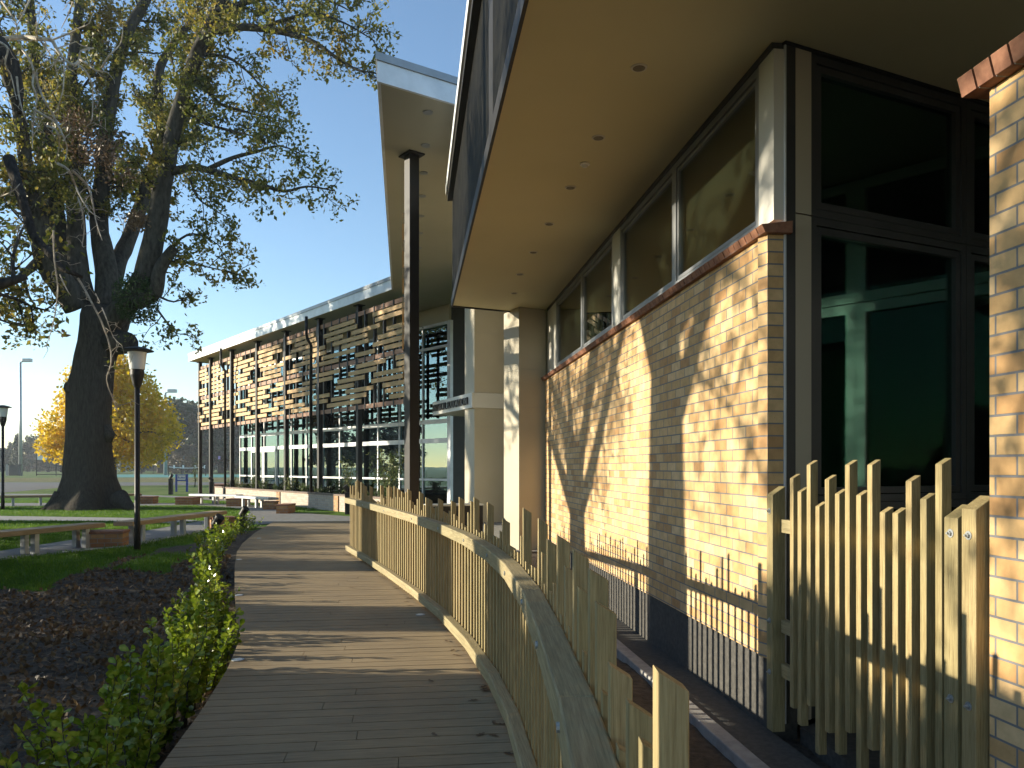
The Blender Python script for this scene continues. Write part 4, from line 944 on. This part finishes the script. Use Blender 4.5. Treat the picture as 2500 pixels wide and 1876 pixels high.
# ---- generic oak, standing just left of the photographed ground: throws the tree shadows
def near_oak(lab, base, rad, hgt, seed, nlimb=7, crown=(3.6,3.4,3.2), lean=(0,0), L=2.3, step=.9, fork=None, leaf=.12, nl=10):
    t=thing('oak_tree',lab,'tree',tuple(base),0,'oaks left of the lawn'); T=Tree(seed); b=Vector(base); r=random.Random(seed)
    top=b+Vector((lean[0],lean[1],hgt)); wd=MB()
    wd.tube([b+Vector((0,0,-.5)),b+Vector((0,0,.2)),b.lerp(top,.25),b.lerp(top,.5)+Vector((.05,0,0)),b.lerp(top,.8),top],[rad*1.9,rad*1.45,rad*1.12,rad,rad*.85,rad*.7],20)
    mk('trunk',wd,M['bark'],t,smooth=True)
    for k in range(nlimb):
        an=2*math.pi*(k+r.random()*.5)/nlimb; el=r.uniform(.35,1.1); p=b.lerp(top,r.uniform(.75,1))
        dd=Vector((math.cos(an)*crown[0],math.sin(an)*crown[1],0)); P=[p,p+dd*.35+Vector((0,0,crown[2]*.35*el)),p+dd*.7+Vector((0,0,crown[2]*.8*el)),p+dd+Vector((0,0,crown[2]*1.1*el))]
        path,_=T.limb(P,rad*.42,.05,10); T.along(path,step,L,2,r=.04,t0=.25,up=.12,nl=nl)
    if fork:
        path,_=T.limb([Vector(q) for q in fork],rad*.4,.06,10); T.along(path,.9,1.6,2,r=.035,t0=.5,nl=nl)
    mk('limbs',T.wood,M['bark_grey'],t,smooth=True); mk('twigs',T.fine,M['bark'],t)
    leaf_mesh('foliage',np.array([tuple(p) for p in T.leaves]),leaf,M['oak_leaf'],t,w=.55)
    return t
n1=near_oak('nearest oak, only its bare hanging twigs reach into the upper left of the photo',(-9.2,8.0,-.2),.60,5.6,21,6,(2.9,2.6,3.6),(-.1,.05),1.9,1.1,fork=[(-9.2,8.1,4.6),(-9.1,8.7,5.4),(-9.0,9.4,6.3),(-9,10,7.4)])
n2=near_oak('oak outside the left edge, second along the planting bed',(-11.2,12.0,-.15),.62,4.6,22,7,(3.0,3.3,3.0),(0,.3),2.2,.8)
n3=near_oak('oak outside the left edge, closest to the viewpoint',(-8.8,2.1,-.3),.5,5.4,23,5,(3.0,2.6,3.4),(.1,-.2),2.0,1.7)
n4=near_oak('oak outside the left edge, level with the old oak',(-28.5,29.0,-.1),.8,7.0,24,10,(5.6,5.5,8),(0,0),3.0,.95,leaf=.2,nl=14)
n5=near_oak('oak outside the left edge, between bench path and old oak',(-22.0,22.0,-.1),.7,6.5,27,9,(4.2,4.4,6.5),(0,0),2.8,1.15,leaf=.18,nl=11)
# low sprays of leaves hanging from those crowns
def sprays(parent, anchors, n, box, seed, nl=26, size=.10, sp=.16):
    r=random.Random(seed); pts=[]; tw=MB()
    for i in range(n):
        for _ in range(50):
            c=Vector((r.uniform(*box[0]),r.uniform(*box[1]),r.uniform(*box[2])))
            if c.x< -.70*c.y-.4: break
        else: continue
        a=min(anchors,key=lambda q:(Vector(q)-c).length); a=Vector(a); m=a.lerp(c,.5)+Vector((0,0,.5))
        if i%3==0: tw.tube([a,m,c+Vector((0,0,.2)),c],[.03,.02,.012,.006],5,cap=False)
        else: tw.tube([c+Vector((r.uniform(-.4,.4),r.uniform(-.4,.4),.5)),c],[.01,.005],4,cap=False)
        for k in range(nl):
            t=r.random(); pts.append((c.x+r.gauss(0,sp),c.y+r.gauss(0,sp),c.z+.3*t+r.gauss(0,sp)))
    mk('hanging_shoots',tw,M['bark'],parent); leaf_mesh('hanging_leaves',pts,size,M['oak_leaf'],parent,w=.55)
sprays(n2,[(-11.2,12.3,4.6),(-10.5,10.5,5.6),(-11,13.5,5.8)],80,((-17,-11),(9.8,15.2),(4.6,7.8)),31,size=.12,sp=.2)
sprays(n1,[(-9.2,8.1,5.6)],32,((-13.5,-8.5),(6.0,7.5),(3.7,7.0)),32,nl=20,size=.12,sp=.2)
sprays(n3,[(-8.7,2.4,5.4)],95,((-10,-6),(1,4.6),(3.0,6.4)),33,nl=22)
sprays(n3,[(-8.7,2.6,5.4)],70,((-11,-7),(2.8,3.75),(2.7,5.9)),35,nl=24)
# bare twigs of the nearest oak
C4=lambda x,y,d=0: at(x/4.15,y/4.15,9.6+d); D4=lambda x,y,d=0: at(x/3.688,400+y/3.688,9.6+d)
TW=[([(-200,420),(40,395),(250,380),(380,395),(520,410),(570,490),(650,600),(740,655),(800,610),(820,520),(950,490)],.030,C4),
 ([(800,600),(900,660),(960,710),(1070,730)],.014,C4),([(1030,690),(1100,570),(1210,460),(1240,350),(1240,250)],.009,C4),
 ([(180,420),(230,510),(290,590),(340,720),(330,860),(370,980),(360,1120),(330,1300),(330,1500)],.016,C4),([(340,720),(400,900),(460,1040),(540,1170),(600,1290),(660,1400)],.014,C4),
 ([(-100,380),(20,440),(80,500),(50,650),(110,760),(150,930),(170,1010)],.013,C4),([(170,780),(190,960),(230,1130),(280,1260)],.013,C4),
 ([(640,590),(650,660),(640,900),(600,1050),(590,1160)],.010,C4),([(760,650),(850,700),(930,850),(940,1000),(930,1220),(880,1280)],.012,C4),
 ([(400,400),(480,510),(550,620),(570,740),(600,790)],.010,C4),([(20,20),(120,160),(170,260),(180,380)],.014,C4),([(300,0),(230,150),(170,260)],.010,C4),
 ([(740,20),(690,150),(620,290)],.009,C4),([(520,410),(700,340),(820,280),(900,240),(940,140)],.012,C4),([(590,490),(700,450),(780,420)],.009,C4),([(380,395),(370,300),(400,190)],.010,C4),
 ([(360,1120),(480,1190),(580,1260),(640,1380),(680,1500),(660,1640)],.014,C4),([(480,1280),(580,1330),(600,1480),(560,1640)],.012,C4),
 ([(520,0),(620,60),(680,200),(720,290),(800,420),(900,490)],.016,D4),([(650,60),(790,200),(830,330),(860,500),(920,690)],.014,D4),([(700,300),(740,430),(760,600),(740,740),(780,740)],.010,D4),
 ([(480,600),(490,870),(520,1100),(510,1250),(470,1480),(410,1650)],.010,D4),([(700,1030),(750,1110),(830,1260),(920,1440),(990,1650),(1000,1800),(960,1950),(1030,2150),(1060,2230)],.014,D4),
 ([(920,1300),(960,1400),(1020,1560),(1100,1640)],.008,D4),([(540,1000),(600,1130),(640,1190)],.009,D4),([(0,570),(130,560),(220,580)],.008,D4),([(0,300),(110,250),(180,180)],.012,D4),([(60,650),(150,580),(220,570)],.007,D4),
 ([(1060,460),(1110,560),(1110,600)],.006,D4),([(860,1170),(900,1250),(880,1250)],.007,D4),([(470,1490),(550,1530)],.005,D4)]
tw=MB(); r=random.Random(77)
def twig(P,rad,lev):
    m=len(P); tw.tube(P,[max(.003,rad*1.1*(1-.7*i/(m-1))) for i in range(m)],6 if lev==0 else 4,cap=False)
    if lev<2:
        for i in range(1,m):
            L=(P[i]-P[i-1]).length
            for _ in range(int(L/(.20 if lev==0 else .2)+r.random())):
                q=P[i-1].lerp(P[i],r.random()); d=Vector((r.gauss(0,1),r.gauss(0,.5),r.gauss(-.1,1))).normalized(); ln=r.uniform(.08,.32)*(1 if lev==0 else .6); pts=[q]
                for k in range(4): d=(d+Vector((r.gauss(0,.45),r.gauss(0,.3),r.gauss(0,.45)))).normalized(); pts.append(pts[-1]+d*ln/4)
                twig(pts,max(.003,rad*.38),lev+1)
for P,rad,fn in TW:
    d0=r.uniform(-.5,.9); Q=[fn(x,y,d0+r.uniform(-.12,.12)) for x,y in P]; S_=[]
    for i in range(len(Q)-1):
        a=Q[max(i-1,0)];b=Q[i];c=Q[i+1];d=Q[min(i+2,len(Q)-1)]
        for k in range(3): t=k/3; S_.append(.5*((2*b)+(c-a)*t+(2*a-5*b+4*c-d)*t*t+(3*b-a-3*c+d)*t**3))
    S_.append(Q[-1]); twig(S_,rad,0)
mk('bare_twigs',tw,M['twig'],n1)
mk('low_limb',MB().tube([D4(80,-50,.6),D4(240,450,.4),D4(300,650,.3),D4(420,780,.2),D4(560,950),D4(740,1020)],[.075,.06,.05,.045,.035,.02],10).tube([C4(-300,520,.6),C4(0,470,.5),C4(120,640,.4),C4(190,900,.4),C4(200,1150,.3)],[.16,.13,.09,.06,.03],10),M['bark'],n1,smooth=True)
pts=[]
for i in range(26):
    P,rad,fn=r.choice(TW); x,y=r.choice(P); p=fn(x,y,r.uniform(-.4,.8))
    for k in range(r.choice([2,3,5])): pts.append((p.x+r.gauss(0,.05),p.y+r.gauss(0,.05),p.z+r.gauss(0,.05)))
leaf_mesh('last_leaves',pts,.085,M['oak_leaf'],n1,w=.55)
pts=[(lambda p:(p.x,p.y,p.z))(D4(570+r.gauss(0,18),1540+r.gauss(0,14),.3)) for k in range(7)]
leaf_mesh('brown_leaves',pts,.08,M['dead_leaf'],n1,w=.6)
# ---- unseen hedges added outside the left edge (their shade keeps the bed and near lawn dark)
def hedge(lab,x0,x1,y0,y1,h,n,seed,size=.12):
    t=thing('hedge',lab,'hedge',((x0+x1)/2,(y0+y1)/2,-.4)); C=np.stack([NR.uniform(x0,x1,n),NR.uniform(y0,y1,n),NR.uniform(-.4,1,n)],1)
    hh=h+.22*np.sin(C[:,1]*2.1+seed)+.15*np.sin(C[:,1]*5.3); C[:,2]=-.4+(hh+.4)*NR.power(1.3,n)
    leaf_mesh('foliage',C,size,M['oak_dark'],t,w=.6,jitter=.5)
    m=MB(); y=y0+.3
    while y<y1: m.tube([((x0+x1)/2,y,-.5),((x0+x1)/2+.1,y,h*.8)],[.05,.02],5); y+=.6
    mk('stem',m,M['bark'],t)
hedge('added shading hedge, unseen beyond the left edge along the planting bed',-14.1,-12.9,-3,19.2,2.05,42000,1)
hedge('added shading shrubbery, unseen beyond the left edge near the viewpoint',-9.6,-8.0,.2,5.9,2.85,32000,2,.12)  # leaf mass added to shade the picket screen's foot and the near deck
# ---- yellow tree
YB_=G(276,1188); ys_=YB_.y/FPX
yt=thing('yellow_tree','autumn tree with golden yellow leaves behind the old oak','tree',tuple(YB_)); T=Tree(41)
yp=lambda x,y,d=0: at(x,y,YB_.y)+Vector((0,d,0))
wd=MB(); wd.tube([yp(276,1192),yp(275,1150),yp(274,1080),yp(268,980),yp(262,890)],[10*ys_,9*ys_,7.5*ys_,4*ys_,1*ys_],14); mk('trunk',wd,M['bark'],yt,smooth=True)
pts=[]; r=random.Random(6)
blobs=[(285,895,46),(315,950,60),(345,1010,60),(262,900,42),(225,930,42),(300,925,42),(190,985,55),(250,985,70),(330,985,60),(160,1050,55),(215,1070,70),(290,1060,80),(370,1050,60),(140,1090,40),(340,1100,50),(200,1115,38),(410,1065,28),(385,1100,38),(125,1060,25)]
for x,y,rr in blobs:
    R_=rr*ys_; c=yp(x,y,r.uniform(-1.5,1.5))
    T.limb([yp(272,1090),c.lerp(yp(272,1040),.4),c],.12,.03,6)
    for k in range(int(rr*rr*.42)):
        v=Vector((r.gauss(0,1),r.gauss(0,1),r.gauss(0,.85))).normalized()*R_*(r.random()**.33)*r.uniform(.85,1.15); pts.append(tuple(c+v))
mk('limbs',T.wood,M['bark_grey'],yt,smooth=True); leaf_mesh('foliage',pts,.26,M['yellow_leaf'],yt,w=.75)
# ---- trees far behind the field: three kinds built once, then copied
def far_proto(nm,seed,kind):
    r=random.Random(seed); t=thing(nm,'x','tree',(0,0,0),0,'trees beyond the playing field',world=False); h=8; pts=[]
    m=MB(); m.tube([(0,0,-.3),(0,0,h*.5),(.2,0,h*.9)],[.35,.22,.05],8); mk('trunk',m,M['bark']).parent=t
    if kind=='cone':
        for k in range(2600):
            z=r.uniform(.6,h*1.15); R_=(1-z/(h*1.2))**.8*2.4+.1; a=r.uniform(0,6.28); q=R_*r.random()**.45; pts.append((q*math.cos(a),q*math.sin(a),z+r.gauss(0,.15)))
    else:
        for b in range(26):
            a=r.uniform(0,6.28); q=r.random()**.6*3.1; z=r.uniform(1.2,h*.92); q*=math.sqrt(max(.1,1-((z-h*.45)/(h*.6))**2)); R_=r.uniform(.7,1.4)
            for k in range(150):
                v=Vector((r.gauss(0,1),r.gauss(0,1),r.gauss(0,.8))).normalized()*R_*r.random()**.35; pts.append((q*math.cos(a)+v.x,q*math.sin(a)+v.y,max(.2,z+v.z)))
    leaf_mesh('foliage',pts,.42,M['far_brown'] if kind=='brown' else M['far_leaf'],w=.8).parent=t
    return t
kinds=[('broad','broad dark green tree'),('cone','narrow dark conifer'),('brown','bare looking brownish tree')]
pro={k:far_proto('conifer' if k=='cone' else 'broadleaf_tree',50+i,k) for i,(k,_) in enumerate(kinds)}; used={k:0 for k in pro}
FT=[ # photo x, ground y, top y, kind, label
 (-45,1153,1080,'broad','broad tree at the far left edge beyond the field'),(5,1153,1092,'broad','low broad tree behind the left lamp post beyond the field'),(25,1152,1084,'cone','dark conifer between left lamp post and floodlight mast'),
 (42,1154,1066,'cone','tallest dark conifer, right behind the left floodlight mast'),(70,1152,1078,'brown','brownish bare tree just right of the left floodlight mast'),(95,1152,1060,'broad','green tree behind the white notice board'),
 (118,1153,1075,'brown','brown tree right of the notice board'),(150,1153,1090,'broad','tree behind the left half of the yellow tree'),(190,1153,1082,'broad','tree hidden behind the oak trunk'),
 (300,1153,1040,'broad','tree low behind the right half of the yellow tree'),(345,1154,1010,'broad','tree rising behind the right edge of the yellow tree'),(392,1155,985,'broad','tall dark tree just right of the yellow tree'),
 (428,1156,972,'broad','tallest dark tree between the yellow tree and the pavilion'),(462,1155,980,'broad','tall dark tree directly left of the pavilion roof tip'),(500,1156,985,'broad','dark tree behind the first pavilion columns'),
 (540,1155,990,'broad','dark tree behind the third pavilion column'),(580,1155,1000,'brown','brown tree behind the end of the glass wall'),(625,1155,1000,'broad','tree hidden behind the glass pavilion'),(345,1157,1105,'broad','low shrubby tree under the farther floodlight mast'),(445,1158,1075,'brown','short brown tree behind the court net')]
r=random.Random(12)
for i,(px_,py_,lab) in enumerate([(-95,-38,'southernmost'),(-104,-20,'second from the south'),(-99,-3,'third from the south'),(-108,12,'fourth from the south'),(-98,27,'fifth from the south'),(-110,44,'sixth from the south'),(-101,60,'seventh from the south'),(-115,76,'northernmost')]):
    FT.append((None,(px_,py_),8.5+(i*37%5)*.8,'broad' if i%3 else 'brown','added tree beyond the left edge for the glass to mirror, '+lab+' of the added row'))  # unseen row added so the pavilion glass mirrors trees, not bare horizon
for x,y,top,k,lab in FT:
    if x is None:
        s=top/8.3; dup(pro[k],(y[0],y[1],GZ),r.uniform(0,6.28),lab,(s*1.3,s*1.3,s)); continue
    p=G(x,y); hh=(y-top)*p.y/FPX; s=hh/8.3
    if k!='cone': sc=(s*1.3,s*1.3,s)
    else: sc=(s*.8,s*.8,s*.93)
    if used[k]==0: t=pro[k]; t.location=p; t['label']=lab; t.scale=sc
    else: t=dup(pro[k],p,r.uniform(0,6.28),lab,sc)
    used[k]+=1
fh=thing('field_hedge','long low dark hedge closing the far side of the playing field','hedge',tuple(G(200,1150)))
C=[]; 
for i in range(16000):
    x=r.uniform(-300,900); p=G(x,1151); C.append((p.x,p.y+r.uniform(-2,2),r.random()**.7*(2.2+.8*math.sin(p.x*.2))*1.3))
leaf_mesh('foliage',C,.8,M['far_leaf'],fh,w=.8)

# ---- shrubs along the boardwalk
SH=[(3.55,.62),(3.95,.78),(4.35,.66),(4.8,.85),(5.2,.72),(5.65,.88),(6.1,.75),(6.55,.7),(7.0,.8),(7.5,.72),(8.0,.62),(8.6,.7),(9.2,.55),(9.9,.66),(10.7,.6),(11.6,.68),(12.6,.6),(13.6,.62),(14.8,.5),(16.2,.5),(17.8,.45),(19.3,.42)]
names=['low','bushy','upright','tall','glossy','open','dense','leaning','loose','rounded','sparse']
r=random.Random(99)
for i,(y,h) in enumerate(SH):
    x=lerp_poly(EDGE_L,y)-.30-r.uniform(0,.12); zb=gz(x,y)
    lab='glossy shrub beside the boardwalk, '+['the nearest to the camera, at the bottom edge','second from the bottom edge of the photo','third from the bottom edge','fourth from the bottom edge','fifth from the bottom edge','just before the nearest deck light','beside the nearest deck light','just past the nearest deck light','ninth from the bottom edge','tenth from the bottom edge','where the deck edge starts to straighten','twelfth from the bottom edge','beside the second deck light','fourteenth from the bottom edge','fifteenth from the bottom edge','sixteenth from the bottom edge','beside the third deck light','small, just past the third deck light','small, before the first garden spotlight','small, between the two garden spotlights','small, second last before the path','smallest, last of the row by the path'][i]
    t=thing('shrub',lab,'shrub',(x,y,zb),0,'glossy shrubs along the boardwalk edge'); m=MB(); P=[]; D=[]
    ns=9 if y<9 else 7; r0=.26
    for k in range(ns):
        a=r.uniform(0,6.28); q=r.uniform(.02,.10); hh=h*r.uniform(.6,1.05); l=r.uniform(.05,r0)
        pts=[Vector((x+q*math.cos(a),y+q*math.sin(a),zb-.03))]; 
        for j in range(1,6): pts.append(pts[0]+Vector((l*math.cos(a)*(j/5)**1.2+r.gauss(0,.012),l*math.sin(a)*(j/5)**1.2+r.gauss(0,.012),hh*j/5)))
        m.tube(pts,[.007,.006,.005,.004,.003,.002],5,cap=False)
        nn=int(hh*(105 if y<9 else 60))
        for j in range(nn):
            t_=(.12+.88*(j+1)/nn)*5*.999; i_=int(t_); c=pts[i_].lerp(pts[min(5,i_+1)],t_-i_); an=j*2.4+r.gauss(0,.3)
            P.append(tuple(c)); D.append((math.cos(an),math.sin(an),.55+r.gauss(0,.2)))
    mk('stem',m,M['bark_grey'],t)
    leaf_mesh('foliage',P,(.058 if y<9 else .07),M['shrub_leaf'],t,w=.62,D=np.array(D),rounded=y<12)
# ---- garden plants in the planter and on the lawn edge
def plant(lab,p,h,rr,nst,seed,nm='garden_plant',lsize=.09,per=40,mat='plant_leaf',grp=None):
    r=random.Random(seed); t=thing(nm,lab,'plant',tuple(p),0,grp); m=MB(); P=[]
    for k in range(nst):
        a=r.uniform(0,6.28); l=rr*r.uniform(.3,1); hh=h*r.uniform(.6,1.05)
        pts=[Vector(p)+Vector((l*math.cos(a)*(j/5)**1.3+r.gauss(0,.02),l*math.sin(a)*(j/5)**1.3+r.gauss(0,.02),hh*j/5)) for j in range(6)]
        m.tube(pts,[.012,.01,.008,.006,.005,.003],5,cap=False)
        for j in range(per):
            t_=(.2+.8*r.random())*4.99; i_=int(t_); c=pts[i_].lerp(pts[i_+1],t_-i_); P.append((c.x+r.gauss(0,.05),c.y+r.gauss(0,.05),c.z+r.gauss(0,.04)))
    mk('stem',m,M['bark_grey'],t); leaf_mesh('foliage',P,lsize,M[mat],t,w=.35)
plant('tall open shrub with thin stems left of the tall near column',Vector((-3.85,24.4,.0)),2.05,.75,26,1,'tall_shrub',.10,60)
plant('slender climbing plant beside the second visible column in the planter',Vector((-5.75,26.9,.4)),1.5,.35,9,2,lsize=.11,per=34)
dv_=dv.normalized(); n_=Vector((dv_.y,-dv_.x))
where=['near the balustrade end','left of the climbing plant','before the second downpipe','beside the middle column','right of the brown middle pier','in front of the glass door','left of the glass door','behind the small spotlight','before the far downpipe','in the sunny end of the planter','near the last brown pier']
for i in range(11):
    q=P1+dv_*(.6+i*1.55)+n_*-.0; q=q+Vector((dv_.y,-dv_.x))*.55*(1)
    plant('low leafy plant in the pale planter, '+where[i],Vector((q.x,q.y,.40)),.35+.35*((i*7)%3)/2,.4,9,20+i,'planter_plant',.10,34,grp='low plants in the planter wall')
for i,(x,y,h,lab) in enumerate([(476,1190,1.9,'thin pale sapling standing left of the last pavilion columns'),(573,1172,1.7,'young yellow green plant climbing at the foot of the far downpipe'),(860,1205,1.2,'dark leafy plant behind the tall spotlight bollard')]):
    p=G(x,1208) ; plant(lab,Vector((p.x,p.y,.4)),h,.3,6,60+i,'garden_plant',.09,30)

# ---- ground cover, leaf litter, fallen leaves
n=9000; r=random.Random(14); P=[]
while len(P)<n:
    y=1.5+12*r.random()**1.0; x=r.uniform(-9.2,-1.2)
    if x>lerp_poly(EDGE_L,y)-.08 or x< -.70*y-.5 or gkind(x,y)!=0: continue
    P.append((x,y,gz(x,y)+.004+r.random()*.02))
lt=leaf_mesh('leaf_litter',P,.06,M['dead_leaf'],None,w=.6,jitter=.5); lt.data.transform(Matrix.Identity(4)); tag(lt,'scatter of dry brown leaves and chips over the dark planting bed','leaf litter',kind='stuff')
P=[]; D=[]
while len(P)<110000:
    y=9.5+26*r.random()**1.15; x=-.70*y-.5+r.random()*(.70*y+.5-2)
    if gkind(x,y)!=1 or x>lerp_poly(EDGE_L,y)-.3: continue
    P.append((x,y,gz(x,y)-.004)); D.append((0,0,3.2))
PP_=np.array(P); import itertools
def inpoly(pts,poly):
    x,y=pts[:,0],pts[:,1]; ins=np.zeros(len(pts),bool); j=len(poly)-1
    for i in range(len(poly)):
        xi,yi=poly[i]; xj,yj=poly[j]
        c=((yi>y)!=(yj>y))&(x<(xj-xi)*(y-yi)/(yj-yi+1e-12)+xi); ins^=c; j=i
    return ins
keep=np.ones(len(PP_),bool)
for o in list(COL.objects):
    if o.name.startswith('path') and o.type=='MESH': keep&=~inpoly(PP_,[(v.co.x,v.co.y) for v in o.data.vertices])
keep&=(PP_[:,0]*.79+PP_[:,1]*.613<12.0)
PP_=PP_[keep]; gb=leaf_mesh('grass',PP_,.055,M['blade'],None,w=.16,D=np.array(D)[keep]); tag(gb,'short green grass of the lawn','grass',kind='stuff')
# fallen oak leaves on the deck, mostly against the balustrade
proto=None; r=random.Random(44)
spots=[(1120,1478),(1012,1462),(1042,1434),(1006,1412),(968,1380),(1130,1586),(1136,1602),(1108,1568),(1046,1660),(1205,1680),(1213,1690),(1196,1686),(1252,1768),(1262,1800),(1270,1838),(1243,1770),(1140,1712),(940,1526),(850,1436),(905,1350),(1068,1800),(1185,1790),(930,1395),(1020,1470),(1060,1500),(880,1330),(1010,1438),(700,1520),(640,1318)]
for i,(x,y) in enumerate(spots):
    Y=FPX*1.497/(y-1141); X=(x-1250)/FPX*Y; X=min(X,lerp_poly(FENCE,Y)-.07)
    m=MB(); pts=[(0,0),(.012,.008),(.02,.004),(.03,.014),(.042,.006),(.052,.012),(.066,0),(.052,-.012),(.042,-.006),(.03,-.014),(.02,-.004),(.012,-.008)]
    cu=r.uniform(.006,.016); vs=[(a,b,.003+cu*(abs(b)*40)**2*.5+cu*abs(a-.033)*10*.3) for a,b in pts]; m.add([(.033,0,.002)]+vs,[(0,j,j%12+1) for j in range(1,13)])
    o=mk('fallen_leaf',m,M['dead_leaf'],loc=(X,Y,.002),rz=r.uniform(0,6.28)); o.scale=(1.15,)*3
    side='against the foot of the balustrade' if X>lerp_poly(FENCE,Y)-.3 else 'out on the boards'
    tag(o,'dry brown oak leaf lying on the boardwalk '+side,'leaf','fallen leaves on the boardwalk')

# ------------------------------------------------------------------ haze
hm=bpy.data.materials.new('haze'); hm.use_nodes=True; t=hm.node_tree; t.nodes.clear(); out=t.nodes.new('ShaderNodeOutputMaterial'); pv_=t.nodes.new('ShaderNodeVolumePrincipled')
pv_.inputs['Color'].default_value=(.86,.92,1,1); pv_.inputs['Density'].default_value=.0004; pv_.inputs['Anisotropy'].default_value=.3; t.links.new(pv_.outputs[0],out.inputs['Volume'])
tag(mk('haze',MB().box(-420,420,-330,460,-3.0,40),hm),kind='stuff')
bpy.data.objects['haze'].display_type='WIRE'
